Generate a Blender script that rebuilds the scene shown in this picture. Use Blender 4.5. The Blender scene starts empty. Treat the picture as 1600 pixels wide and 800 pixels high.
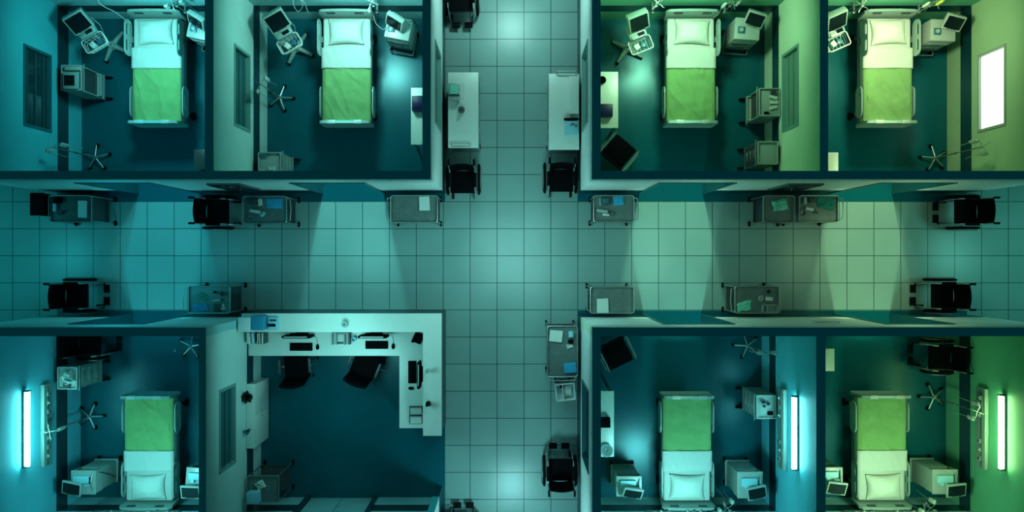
import bpy, bmesh, math, random
from mathutils import Vector, Matrix, noise
R = math.radians
PI = math.pi
random.seed(7)
S = bpy.context.scene
C = S.collection
D = 15.0           # camera height
F = 1254.0         # focal length in pixels of a 1600 px wide picture
H = 2.7            # wall height

def P(px, py, z=0.0):
    """world point at height z that a measured photo position stands for"""
    k = (D - z) / F
    return Vector(((px - 800) * k, (400 - py) * k, z))

# ------------------------------------------------------------------ materials
def mat(name, col, rough=0.5, metal=0.0, spec=0.5, noise_amt=0.0, nscale=6.0, bump=0.0, emis=None, estr=0.0, coat=0.0):
    m = bpy.data.materials.new(name); m.use_nodes = True
    nt = m.node_tree; b = nt.nodes['Principled BSDF']
    b.inputs['Base Color'].default_value = (*col, 1)
    b.inputs['Roughness'].default_value = rough
    b.inputs['Metallic'].default_value = metal
    b.inputs['Specular IOR Level'].default_value = spec
    if coat: b.inputs['Coat Weight'].default_value = coat
    if emis:
        b.inputs['Emission Color'].default_value = (*emis, 1)
        b.inputs['Emission Strength'].default_value = estr
    if noise_amt or bump:
        tc = nt.nodes.new('ShaderNodeTexCoord')
        n = nt.nodes.new('ShaderNodeTexNoise'); n.inputs['Scale'].default_value = nscale; n.inputs['Detail'].default_value = 5
        nt.links.new(tc.outputs['Object'], n.inputs['Vector'])
        if noise_amt:
            r = nt.nodes.new('ShaderNodeValToRGB')
            r.color_ramp.elements[0].position = .3; r.color_ramp.elements[1].position = .7
            r.color_ramp.elements[0].color = (*[c * (1 - noise_amt) for c in col], 1)
            r.color_ramp.elements[1].color = (*[min(1, c * (1 + noise_amt)) for c in col], 1)
            nt.links.new(n.outputs['Fac'], r.inputs['Fac']); nt.links.new(r.outputs['Color'], b.inputs['Base Color'])
        if bump:
            bp = nt.nodes.new('ShaderNodeBump'); bp.inputs['Strength'].default_value = bump; bp.inputs['Distance'].default_value = .01
            nt.links.new(n.outputs['Fac'], bp.inputs['Height']); nt.links.new(bp.outputs['Normal'], b.inputs['Normal'])
    return m

M = {}
M['paint_teal'] = mat('paint_teal', (0.07, 0.55, 0.62), .55, noise_amt=.05, nscale=1.5)
M['paint_pale'] = mat('paint_pale', (0.6, 0.8, 0.76), .55, noise_amt=.05, nscale=1.5)
M['paint_hall'] = mat('paint_hall', (.84, .95, .92), .55, noise_amt=.04, nscale=1.5)
M['paint_mint'] = mat('paint_mint', (0.68, 0.86, 0.66), .55, noise_amt=.05, nscale=1.5)
M['paint_green'] = mat('paint_green', (0.4, 0.6, 0.4), .55, noise_amt=.05, nscale=1.5)
M['paint_cyan'] = mat('paint_cyan', (0.3, 0.62, 0.64), .55, noise_amt=.05, nscale=1.5)
M['paint_blue'] = mat('paint_blue', (0.14, 0.6, 0.72), .55, noise_amt=.05, nscale=1.5)
M['paint_leaf'] = mat('paint_leaf', (0.14, 0.48, 0.32), .55, noise_amt=.05, nscale=1.5)
M['rail'] = mat('rail_dark_teal', (.006, .065, .085), .35)
M['cap'] = mat('wall_top_teal', (.02, .85, .95), .6)
M['trim'] = mat('trim_teal', (.02, .16, .19), .4)
M['vinyl'] = mat('vinyl_floor', (0.003, 0.118, 0.152), .27, noise_amt=.10, nscale=.8, spec=.4)
M['vinyl'].node_tree.nodes['Principled BSDF'].inputs['Specular Tint'].default_value = (.55, .95, 1, 1)
M['white'] = mat('white_plastic', (0.352, 0.424, 0.408), .35)
M['cream'] = mat('cream_laminate', (0.68, 0.75, 0.7), .35, noise_amt=.03, nscale=3)
M['shell'] = mat('pale_bed_plastic', (0.264, 0.376, 0.352), .35)
M['grey'] = mat('grey_metal', (.15, .22, .22), .4, metal=.3)
M['dgrey'] = mat('dark_grey', (.045, .07, .075), .45)
M['black'] = mat('black_vinyl', (.0025, .003, .005), .75, spec=.08)
M['rubber'] = mat('black_rubber', (.004, .006, .008), .7, spec=.12)
M['chrome'] = mat('chrome', (.5, .56, .55), .45, metal=1)
M['steel'] = mat('brushed_steel', (0.2, 0.26, 0.25), .36, metal=.35, noise_amt=.12, nscale=9)
M['steel2'] = mat('worn_steel', (.10, .12, .12), .42, metal=.35, noise_amt=.15, nscale=7)
M['screen'] = mat('screen_glass', (.004, .012, .016), .12, spec=.6)
M['sheet'] = mat('white_linen', (0.52, 0.57, 0.54), .85, bump=.15, nscale=40)
M['pillow'] = mat('pillow_linen', (0.57, 0.62, 0.58), .85, bump=.12, nscale=30)
M['blanket'] = mat('green_blanket', (0.205, 0.375, 0.155), .9, noise_amt=.08, nscale=5, bump=.2)
M['bluecloth'] = mat('blue_cloth', (.03, .34, .55), .8, noise_amt=.08, nscale=8)
M['mintcloth'] = mat('mint_cloth', (.22, .66, .54), .8, noise_amt=.1, nscale=8)
M['tealcloth'] = mat('teal_cloth', (.03, .30, .25), .8, noise_amt=.1, nscale=8)
M['paper'] = mat('paper', (0.6, 0.66, 0.62), .8)
M['carton'] = mat('white_carton', (.72, .80, .80), .6)
M['navy'] = mat('navy_box', (.004, .012, .07), .45)
M['blue'] = mat('blue_box', (0.03, 0.3, 0.46), .5)
M['paleblue'] = mat('pale_blue_box', (0.3, 0.62, 0.7), .5)
M['glass'] = mat('dark_window_glass', (.01, .06, .07), .12, spec=.6)
M['glass_mid'] = mat('mid_window_pane', (.04, .17, .18), .2)
M['glass_pale'] = mat('pale_window_blind', (.17, .33, .27), .4)
M['frame_pale'] = mat('pale_window_frame', (.22, .42, .40), .4)
M['blind'] = mat('window_blind', (.014, .09, .11), .5)
M['dial'] = mat('dial_blue', (.03, .16, .22), .4)
M['bag'] = mat('drip_bag_film', (.42, .52, .48), .25)
M['yellow'] = mat('yellow_bag', (.75, .75, .12), .4)
M['leaf'] = mat('plant_leaf', (.006, .02, .012), .5)
M['pot'] = mat('plant_pot', (.01, .015, .015), .5)
M['brown'] = mat('brown_box', (.20, .18, .10), .6)
M['tube_c'] = mat('tube_cyan', (.9, 1, 1), .4, emis=(.26, 1.0, .98), estr=30)
M['tube_t'] = mat('tube_teal', (.9, 1, 1), .4, emis=(.30, 1.0, .98), estr=30)
M['tube_g'] = mat('tube_green', (.95, 1, .9), .4, emis=(.62, 1.0, .40), estr=26)
M['daylight'] = mat('bright_window_pane', (.9, .95, .95), .4, emis=(.80, 1.0, .88), estr=.9)

def tile_mat():
    m = bpy.data.materials.new('corridor_tiles'); m.use_nodes = True
    nt = m.node_tree; b = nt.nodes['Principled BSDF']; L = nt.links.new
    tc = nt.nodes.new('ShaderNodeTexCoord'); mp = nt.nodes.new('ShaderNodeMapping')
    mp.inputs['Location'].default_value = (-.727, -.004, 0)
    br = nt.nodes.new('ShaderNodeTexBrick'); br.offset = 0; br.squash = 1
    br.inputs['Scale'].default_value = 1; br.inputs['Brick Width'].default_value = .503; br.inputs['Row Height'].default_value = .506
    br.inputs['Mortar Size'].default_value = .007; br.inputs['Mortar Smooth'].default_value = .3
    br.inputs['Color1'].default_value = (.282, .437, .42, 1); br.inputs['Color2'].default_value = (.262, .41, .392, 1)
    br.inputs['Mortar'].default_value = (.03, .09, .09, 1)
    L(tc.outputs['Object'], mp.inputs['Vector']); L(mp.outputs['Vector'], br.inputs['Vector'])
    n = nt.nodes.new('ShaderNodeTexNoise'); n.inputs['Scale'].default_value = 1.3; n.inputs['Detail'].default_value = 6
    L(tc.outputs['Object'], n.inputs['Vector'])
    mx = nt.nodes.new('ShaderNodeMix'); mx.data_type = 'RGBA'; mx.blend_type = 'MULTIPLY'; mx.inputs['Factor'].default_value = .35
    L(br.outputs['Color'], mx.inputs['A']); L(n.outputs['Color'], mx.inputs['B'])
    rp = nt.nodes.new('ShaderNodeValToRGB'); rp.color_ramp.elements[0].position = .3; rp.color_ramp.elements[1].position = .7
    rp.color_ramp.elements[0].color = (.75, .75, .75, 1); rp.color_ramp.elements[1].color = (1, 1, 1, 1)
    L(n.outputs['Fac'], rp.inputs['Fac']); L(rp.outputs['Color'], mx.inputs['B'])
    L(mx.outputs['Result'], b.inputs['Base Color'])
    bp = nt.nodes.new('ShaderNodeBump'); bp.inputs['Strength'].default_value = .35; bp.inputs['Distance'].default_value = .004; bp.invert = True
    L(br.outputs['Fac'], bp.inputs['Height']); L(bp.outputs['Normal'], b.inputs['Normal'])
    b.inputs['Roughness'].default_value = .30; b.inputs['Specular IOR Level'].default_value = .35
    return m
M['tile'] = tile_mat()

# ------------------------------------------------------------------ mesh helpers
class MB:
    def __init__(s): s.bm = bmesh.new(); s.mi = 0
    def _mark(s, verts):
        fs = set()
        for v in verts:
            for f in v.link_faces: fs.add(f)
        for f in fs: f.material_index = s.mi
    def box(s, c, size, rz=0, bev=0.0, seg=2, mtx=None):
        r = bmesh.ops.create_cube(s.bm, size=1)
        vs = r['verts']
        for v in vs: v.co = Vector((v.co.x * size[0], v.co.y * size[1], v.co.z * size[2]))
        if bev > 0:
            es = set(e for v in vs for e in v.link_edges)
            rr = bmesh.ops.bevel(s.bm, geom=list(es), offset=bev, segments=seg, affect='EDGES', profile=.5)
            vs = list(set(v for f in rr['faces'] for v in f.verts) | set(v for v in vs if v.is_valid))
        m = Matrix.Translation(Vector(c)) @ Matrix.Rotation(rz, 4, 'Z')
        if mtx is not None: m = mtx @ m
        for v in vs: v.co = m @ v.co
        s._mark(vs); return s
    def cyl(s, p0, p1, r0, r1=None, seg=12):
        p0 = Vector(p0); p1 = Vector(p1); r1 = r0 if r1 is None else r1
        d = p1 - p0; q = Vector((0, 0, 1)).rotation_difference(d.normalized()) if d.length > 1e-9 else None
        r = bmesh.ops.create_cone(s.bm, cap_ends=True, segments=seg, radius1=r0, radius2=r1, depth=d.length)
        for v in r['verts']:
            v.co = (q @ v.co) + (p0 + p1) / 2
        s._mark(r['verts']); return s
    def ball(s, c, r, sc=(1, 1, 1), seg=12):
        q = bmesh.ops.create_uvsphere(s.bm, u_segments=seg, v_segments=max(6, seg // 2), radius=r)
        for v in q['verts']: v.co = Vector((v.co.x * sc[0], v.co.y * sc[1], v.co.z * sc[2])) + Vector(c)
        s._mark(q['verts']); return s
    def tube(s, pts, r, seg=8, closed=False):
        pts = [Vector(p) for p in pts]; n = len(pts); rings = []
        up = None
        for i, p in enumerate(pts):
            a = pts[i - 1] if (i > 0 or closed) else pts[i]
            b = pts[(i + 1) % n] if (i < n - 1 or closed) else pts[i]
            t = (b - a).normalized()
            if up is None:
                up = Vector((0, 0, 1)) if abs(t.z) < .9 else Vector((1, 0, 0))
            x = t.cross(up)
            if x.length < 1e-5: x = t.cross(Vector((0, 1, 0)))
            x.normalize(); y = x.cross(t).normalized(); up = y
            rr = r[i] if isinstance(r, (list, tuple)) else r
            rings.append([s.bm.verts.new(p + x * (rr * math.cos(2 * PI * k / seg)) + y * (rr * math.sin(2 * PI * k / seg))) for k in range(seg)])
        m = n if closed else n - 1
        fs = []
        for i in range(m):
            A = rings[i]; B = rings[(i + 1) % n]
            for k in range(seg):
                fs.append(s.bm.faces.new((A[k], A[(k + 1) % seg], B[(k + 1) % seg], B[k])))
        if not closed:
            fs.append(s.bm.faces.new(rings[0][::-1])); fs.append(s.bm.faces.new(rings[-1]))
        for f in fs: f.material_index = s.mi
        return s
    def ring(s, c, R_, r, axis='Z', n=28, seg=8, a0=0):
        pts = []
        for i in range(n):
            a = a0 + 2 * PI * i / n
            u, v = R_ * math.cos(a), R_ * math.sin(a)
            d = {'Z': (u, v, 0), 'X': (0, u, v), 'Y': (u, 0, v)}[axis]
            pts.append(Vector(c) + Vector(d))
        return s.tube(pts, r, seg, True)
    def lathe(s, c, prof, n=20):
        c = Vector(c); rings = []
        for (r, z) in prof:
            rings.append([s.bm.verts.new(c + Vector((r * math.cos(2 * PI * k / n), r * math.sin(2 * PI * k / n), z))) for k in range(n)])
        fs = []
        for i in range(len(rings) - 1):
            for k in range(n):
                fs.append(s.bm.faces.new((rings[i][k], rings[i][(k + 1) % n], rings[i + 1][(k + 1) % n], rings[i + 1][k])))
        fs.append(s.bm.faces.new(rings[0][::-1])); fs.append(s.bm.faces.new(rings[-1]))
        for f in fs: f.material_index = s.mi
        return s
    def plate(s, outline, holes, th, mtx):
        """outline and holes in local xy, thickness along local z, placed by mtx"""
        bm = bmesh.new(); es = []
        for lp in [outline] + holes:
            vs = [bm.verts.new((p[0], p[1], 0)) for p in lp]
            es += [bm.edges.new((vs[i], vs[(i + 1) % len(vs)])) for i in range(len(vs))]
        bmesh.ops.triangle_fill(bm, use_beauty=True, use_dissolve=False, edges=es)
        g = bmesh.ops.extrude_face_region(bm, geom=bm.faces[:])
        for v in [x for x in g['geom'] if isinstance(x, bmesh.types.BMVert)]: v.co.z += th
        for v in bm.verts: v.co = mtx @ (v.co - Vector((0, 0, th / 2)))
        bmesh.ops.recalc_face_normals(bm, faces=bm.faces[:])
        for f in bm.faces: f.material_index = s.mi
        me = bpy.data.meshes.new('tmp'); bm.to_mesh(me); bm.free()
        s.bm.from_mesh(me); bpy.data.meshes.remove(me); return s
    def grid(s, fn, nu, nv):
        vs = [[s.bm.verts.new(fn(i / nu, j / nv)) for j in range(nv + 1)] for i in range(nu + 1)]
        for i in range(nu):
            for j in range(nv):
                f = s.bm.faces.new((vs[i][j], vs[i + 1][j], vs[i + 1][j + 1], vs[i][j + 1])); f.material_index = s.mi
        return s
    def build(s, name, ms, parent=None, smooth=True, solid=0.0, loc=None, rz=0):
        bmesh.ops.recalc_face_normals(s.bm, faces=s.bm.faces[:])
        me = bpy.data.meshes.new(name); s.bm.to_mesh(me); s.bm.free()
        if not isinstance(ms, (list, tuple)): ms = [ms]
        for m in ms: me.materials.append(M[m] if isinstance(m, str) else m)
        if smooth:
            me.polygons.foreach_set('use_smooth', [True] * len(me.polygons))
            me.set_sharp_from_angle(angle=R(38))
        o = bpy.data.objects.new(name, me); C.objects.link(o)
        if parent: o.parent = parent
        if loc is not None: o.location = loc
        if rz: o.rotation_euler = (0, 0, rz)
        if solid:
            md = o.modifiers.new('thick', 'SOLIDIFY'); md.thickness = solid; md.offset = -1
        return o

def tag(o, label, cat, group=None):
    o['label'] = label; o['category'] = cat
    if group: o['group'] = group
    return o
def thing(name, label, cat, loc=(0, 0, 0), rz=0, group=None):
    o = bpy.data.objects.new(name, None); C.objects.link(o)
    o.empty_display_size = .1
    o.location = loc; o.rotation_euler = (0, 0, rz)
    return tag(o, label, cat, group)
def dup(root, loc, rz, label):
    r = root.copy(); C.objects.link(r); r.location = loc; r.rotation_euler = (0, 0, rz); r['label'] = label
    for ch in list(root.children):
        c = ch.copy(); C.objects.link(c); c.parent = r
        for g in list(ch.children):
            d = g.copy(); C.objects.link(d); d.parent = c
    return r
def struct(o): o['kind'] = 'structure'; return o
def rrect(w, h, r, n=5, cx=0, cy=0):
    pts = []
    for (sx, sy, a0) in ((1, 1, 0), (-1, 1, 90), (-1, -1, 180), (1, -1, 270)):
        for k in range(n + 1):
            a = R(a0 + 90 * k / n)
            pts.append((cx + sx * (w / 2 - r) + r * math.cos(a), cy + sy * (h / 2 - r) + r * math.sin(a)))
    return pts
XZ = lambda x, y, z: Matrix.Translation((x, y, z)) @ Matrix.Rotation(R(90), 4, 'X')     # plate upright, facing Y
YZ = lambda x, y, z: Matrix.Translation((x, y, z)) @ Matrix.Rotation(R(90), 4, 'Z') @ Matrix.Rotation(R(90), 4, 'X')   # plate upright, facing X

# ------------------------------------------------------------------ building shell
def rects(name, rs, m, z=0.0, t=.1):
    b = MB()
    for (x0, x1, y0, y1) in rs:
        b.box(((x0 + x1) / 2, (y0 + y1) / 2, z - t / 2), (x1 - x0, y1 - y0, t))
    return struct(b.build(name, m, smooth=False))
EX = 11.5; EY = 6.5
rects('floor_corridor', [(-EX, EX, -1.02, 1.02), (-1.25, 1.226, 1.02, EY), (-1.25, 1.226, -EY, -1.02),
                         (-EX, -8.5, 1.02, EY), (8.5, EX, 1.02, EY), (-EX, -8.5, -EY, -1.02), (8.5, EX, -EY, -1.02)], 'tile')
rects('floor_rooms', [(-8.5, -1.25, 1.02, EY), (1.226, 8.5, 1.02, EY), (-8.5, -1.25, -EY, -1.02), (1.226, 8.5, -EY, -1.02)], 'vinyl')

def wall(name, axis, u0, u1, v0, v1, s0, s1, openings=(), ends=None, jamb='trim'):
    """axis 'x': u runs along X, v is Y.  s0 / s1: (kind, paint) of the low-v and the high-v face"""
    us = sorted(set([u0, u1] + [o[0] for o in openings] + [o[1] for o in openings]))
    zs = sorted(set([0, .45, .62, .8, H] + [o[2] for o in openings] + [o[3] for o in openings]))
    def solid(i, k):
        if i < 0 or k < 0 or i >= len(us) - 1 or k >= len(zs) - 1: return False
        um = (us[i] + us[i + 1]) / 2; zm = (zs[k] + zs[k + 1]) / 2
        return not any(o[0] < um < o[1] and o[2] < zm < o[3] for o in openings)
    names = ['cap', 'rail', jamb, s0[1], s1[1]]
    def side(st, z, idx):
        if st[0] == 'hall': return 1 if z < .6 else idx
        if st[0] == 'plain': return idx
        return 1 if .45 < z < .8 else idx
    b = MB(); bm = b.bm; cache = {}
    def V(u, v, z):
        key = (round(u, 5), round(v, 5), round(z, 5))
        if key not in cache:
            cache[key] = bm.verts.new((u, v, z) if axis == 'x' else (v, u, z))
        return cache[key]
    def quad(a, mi):
        f = bm.faces.new([V(*p) for p in a]); f.material_index = mi
    for i in range(len(us) - 1):
        for k in range(len(zs) - 1):
            if not solid(i, k): continue
            a, c, z0, z1 = us[i], us[i + 1], zs[k], zs[k + 1]; zm = (z0 + z1) / 2
            quad([(a, v0, z0), (c, v0, z0), (c, v0, z1), (a, v0, z1)], side(s0, zm, 3))
            quad([(a, v1, z0), (c, v1, z0), (c, v1, z1), (a, v1, z1)], side(s1, zm, 4))
            if not solid(i, k + 1): quad([(a, v0, z1), (c, v0, z1), (c, v1, z1), (a, v1, z1)], 0 if z1 >= H - .01 else 2)
            if not solid(i, k - 1) and z0 > .01: quad([(a, v0, z0), (c, v0, z0), (c, v1, z0), (a, v1, z0)], 2)
            for (uu, ni, e) in ((a, i - 1, 0), (c, i + 1, 1)):
                if not solid(ni, k):
                    outer = (uu == u0 or uu == u1)
                    mi = 2
                    if outer: mi = side(('hall', ''), zm, 3 if (ends or 's0') == 's0' else 4)
                    quad([(uu, v0, z0), (uu, v1, z0), (uu, v1, z1), (uu, v0, z1)], mi)
    return struct(b.build(name, names, smooth=False))

DZ = 2.16
def lint(px0, px1, y): # opening measured at the lintel
    a = P(px0, y, DZ).x; c = P(px1, y, DZ).x
    return (a, c, 0, DZ)
UD1, UD2, UD3, UD4 = lint(115, 234, 285), lint(451, 570, 285), lint(1029, 1152, 285), lint(1377, 1497, 285)
LD1, LD2, LD3 = lint(105, 223, 507), lint(1036, 1149, 507), lint(1385, 1493, 507)
YU0, YU1 = 1.177, 1.305
YL0, YL1 = -1.229, -1.096
WZ0, WZ1 = 1.0, 1.8
wN = (2.15, 3.5)
# upper row
wall('wall_north_left', 'x', -8.47, -1.246, YU0, YU1, ('hall', 'paint_hall'), ('room', 'paint_pale'), [UD1, UD2])
wall('wall_north_right', 'x', 1.226, 8.5, YU0, YU1, ('hall', 'paint_hall'), ('room', 'paint_mint'), [UD3, UD4])
wall('wall_crossing_upper_left', 'y', YU1, 5.6, -1.373, -1.246, ('room', 'paint_pale'), ('hall', 'paint_hall'), [(*wN, WZ0, 2.05)])
wall('wall_crossing_upper_right', 'y', YU1, 5.6, 1.226, 1.359, ('hall', 'paint_hall'), ('room', 'paint_mint'), [(*wN, WZ0, 2.05)])
wall('wall_divider_upper_left', 'y', YU1, 4.43, -4.708, -4.574, ('room', 'paint_teal'), ('room', 'paint_pale'), [(*wN, WZ0, WZ1)])
wall('wall_divider_upper_right', 'y', YU1, 4.43, 4.718, 4.846, ('room', 'paint_mint'), ('room', 'paint_green'), [(*wN, WZ0, WZ1)])
wall('wall_west_upper', 'y', YU1, 4.43, -8.47, -8.04, ('hall', 'paint_teal'), ('room', 'paint_teal'), [(*wN, WZ0, WZ1)])
wall('wall_east_upper', 'y', YU1, 4.43, 8.13, 8.5, ('room', 'paint_green'), ('hall', 'paint_green'), [(*wN, WZ0, WZ1)])
wall('wall_back_upper_left', 'x', -8.47, -1.373, 4.43, 4.56, ('room', 'paint_cyan'), ('plain', 'paint_cyan'))
wall('wall_back_upper_right', 'x', 1.359, 8.5, 4.43, 4.56, ('room', 'paint_leaf'), ('plain', 'paint_leaf'))
# lower row
wall('wall_south_left', 'x', -8.47, -4.69, YL0, YL1, ('room', 'paint_cyan'), ('hall', 'paint_hall'), [LD1])
wall('wall_south_right', 'x', 1.232, 8.5, YL0, YL1, ('room', 'paint_mint'), ('hall', 'paint_hall'), [LD2, LD3])
wS = (-3.5, -2.15)
wall('wall_crossing_lower_right', 'y', -5.6, YL0, 1.232, 1.363, ('hall', 'paint_hall'), ('room', 'paint_mint'), [(*wS, 1.0, 2.15)])
wall('wall_divider_lower_left', 'y', -5.6, YL0, -4.80, -4.69, ('room', 'paint_cyan'), ('room', 'paint_pale'), [(*wS, 1.4, 2.15)])
wall('wall_divider_lower_right', 'y', -4.51, YL0, 4.664, 4.806, ('room', 'paint_blue'), ('room', 'paint_leaf'))
wall('wall_west_lower', 'y', -4.51, YL0, -8.47, -8.06, ('hall', 'paint_teal'), ('room', 'paint_blue'))
wall('wall_east_lower', 'y', -4.51, YL0, 8.11, 8.5, ('room', 'paint_leaf'), ('hall', 'paint_green'))
wall('wall_back_lower_left', 'x', -8.47, -4.80, -4.64, -4.51, ('plain', 'paint_cyan'), ('room', 'paint_cyan'))
wall('wall_back_lower_right', 'x', 1.363, 8.5, -4.64, -4.51, ('plain', 'paint_cyan'), ('room', 'paint_cyan'))
wall('wall_back_nurse_station', 'x', -4.69, -1.43, -4.64, -4.51, ('plain', 'paint_cyan'), ('room', 'paint_cyan'), [(-3.84, -2.50, 0, 2.16)])
wall('wall_crossing_lower_left', 'y', -5.6, -4.31, -1.43, -1.304, ('plain', 'paint_teal'), ('hall', 'paint_hall'))

# door linings (structure)
tn = 0
def door_frame(o, y0, y1):
    global tn; tn += 1
    b = MB()
    for x in (o[0] + .02, o[1] - .02): b.box((x, (y0 + y1) / 2, DZ / 2), (.04, y1 - y0 + .03, DZ))
    b.box(((o[0] + o[1]) / 2, (y0 + y1) / 2, DZ - .02), (o[1] - o[0] - .08, y1 - y0 + .03, .04))
    struct(b.build('trim_%d' % tn, 'trim', smooth=False))
for o in (UD1, UD2, UD3, UD4): door_frame(o, YU0, YU1)
for o in (LD1, LD2, LD3): door_frame(o, YL0, YL1)
# double door at the back of the nurse station
dr = thing('door_1', 'closed teal double door behind the nurse station', 'door', (0, 0, 0)); struct(dr)
del dr['category']
b = MB(); 
for x in (-3.80, -2.54): b.box((x, -4.555, 1.08), (.08, .17, 2.16))
b.box((-3.17, -4.555, 2.12), (1.18, .17, .08)); b.build('door_frame', 'rail', dr, smooth=False)
for x in (-3.46, -2.88):
    lf = MB().box((x, -4.54, 1.04), (.57, .05, 2.06), bev=.006).build('door_leaf', 'paint_cyan', dr)
    MB().tube([(x + (.2 if x < -3.2 else -.2), -4.51, .95), (x + (.2 if x < -3.2 else -.2), -4.48, .97), (x + (.2 if x < -3.2 else -.2), -4.48, 1.18), (x + (.2 if x < -3.2 else -.2), -4.51, 1.2)], .01).build('handle', 'chrome', lf)

# windows set into the walls, blinds drawn between two panes
wn = 0
def window(axis, u0, u1, z0, z1, v0, v1, pane='glass', slats=True):
    global wn; wn += 1
    t = bpy.data.objects.new('window_%d' % wn, None); C.objects.link(t); struct(t)
    vm = (v0 + v1) / 2; th = v1 - v0
    tr = lambda u, v, z: (u, v, z) if axis == 'x' else (v, u, z)
    sz = lambda a, c, d: (a, c, d) if axis == 'x' else (c, a, d)
    t.location = tr((u0 + u1) / 2, vm, 0)
    o0 = Vector(t.location)
    b = MB(); w = .045
    for u in (u0 + w / 2, u1 - w / 2): b.box(Vector(tr(u, vm, (z0 + z1) / 2)) - o0, sz(w, th + .03, z1 - z0))
    for z in (z0 + w / 2, z1 - w / 2): b.box(Vector(tr((u0 + u1) / 2, vm, z)) - o0, sz(u1 - u0 - 2 * w, th + .03, w))
    b.build('window_frame', {'glass': 'trim', 'daylight': 'white'}.get(pane, 'frame_pale'), t, smooth=False)
    MB().box(Vector(tr((u0 + u1) / 2, vm, (z0 + z1) / 2)) - o0, sz(u1 - u0 - 2 * w, min(.03, th * .3), z1 - z0 - 2 * w)).build('pane', pane, t, smooth=False)
    if slats:
        b = MB(); n = 3
        for k in range(n):
            zz = z0 + w + (z1 - z0 - 2 * w) * (k + .5) / n
            for s in (-1, 1):
                b.box(Vector(tr((u0 + u1) / 2, vm + s * (min(.03, th * .3) / 2 + .008), zz)) - o0, sz(u1 - u0 - 2 * w, .008, .05))
        b.build('blind', 'blind' if pane == 'glass' else pane, t, smooth=False)
window('y', *wN, WZ0, 2.05, -1.373, -1.246, 'glass_pale')
window('y', *wN, WZ0, 2.05, 1.226, 1.359, 'glass_pale')
window('y', *wN, WZ0, WZ1, -4.708, -4.574, 'glass_mid')
window('y', *wN, WZ0, WZ1, 4.718, 4.846, 'glass_pale')
window('y', *wN, WZ0, WZ1, -8.16, -8.04)
window('y', *wN, WZ0, WZ1, 8.13, 8.22, pane='daylight', slats=False)
window('y', *wS, 1.0, 2.15, 1.232, 1.363)
window('y', *wS, 1.4, 2.15, -4.80, -4.69, 'glass_mid')

# ------------------------------------------------------------------ hospital bed
BED_G = 'hospital beds in the patient rooms'
def make_bed(label, rz_head=.84):
    t = thing('hospital_bed', label, 'bed', group=BED_G)
    b = MB(); b.box((0, 0, .46), (.78, 1.88, .06), bev=.01); b.box((0, 0, .24), (.5, 1.5, .08), bev=.02)
    for y in (-.5, .5): b.box((0, y, .35), (.18, .14, .2), bev=.02)
    for sx in (-1, 1): b.box((sx * .40, 0, .47), (.04, 1.9, .09), bev=.01)
    for y in (-.7, .7): b.box((0, y, .2), (.74, .07, .06), bev=.01)
    b.build('frame', 'grey', t)
    MB().box((0, 0, .62), (.84, 1.84, .22), bev=.045, seg=4).build('mattress', 'sheet', t)
    hd = []; slots = []
    for i in range(25):                 # gently arched headboard
        a = i / 24; x = .47 - .94 * a
        hd.append((x, .46 - .03 * (2 * a - 1) ** 2 - .07 * max(0, abs(2 * a - 1) - .9) / .1))
    out = [(-.44, 0), (.44, 0)] + hd
    sl = [rrect(.15, .05, .024, cx=sx * .25, cy=.37) for sx in (-1, 1)]
    lean = Matrix.Translation((0, .955, .5)) @ Matrix.Rotation(R(90 - 5), 4, 'X')
    hb = MB().plate(out, [], .045, lean).build('headboard', 'shell', t, smooth=False)
    for sx in (-1, 1): MB().plate(rrect(.16, .09, .03, cx=sx * .25, cy=.37), [], .006, lean @ Matrix.Translation((0, 0, .024))).build('hand_slot', 'dgrey', hb, smooth=False)
    out2 = rrect(.89, .52, .05)
    sl2 = [rrect(.14, .045, .02, cx=sx * .23, cy=.2) for sx in (-1, 1)]
    fb = MB().plate(out2, sl2, .05, XZ(0, -.955, .66)).build('footboard', 'shell', t, smooth=False)
    for sx in (-1, 1): MB().box((sx * .23, -.957, .925), (.15, .065, .02), bev=.008).build('grip', 'white', fb)
    for sx in (-1, 1):
        rail = MB().plate(rrect(.64, .27, .11), [rrect(.2, .08, .03, cx=-.14, cy=.05), rrect(.2, .08, .03, cx=.14, cy=.05)], .02,
                          YZ(sx * .455, .54, rz_head)).build('side_rail', 'shell', t, smooth=False)
        MB().box((sx * .44, .54, .62), (.03, .1, .2)).build('rail_bracket', 'grey', rail)
        rail = MB().plate(rrect(.56, .25, .11), [rrect(.30, .06, .025, cx=0, cy=.04)], .022, YZ(sx * .466, -.56, .625)).build('side_rail', 'shell', t, smooth=False)
        MB().box((sx * .45, -.56, .56), (.05, .1, .05)).build('rail_bracket', 'grey', rail)
        for y in (-.72, .72):
            c = MB(); c.cyl((sx * .40 - .02, y, .075), (sx * .40 + .02, y, .075), .075, seg=18); c.box((sx * .38, y, .15), (.05, .06, .1)); c.build('caster_wheel', 'rubber', t)
    return t
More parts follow.
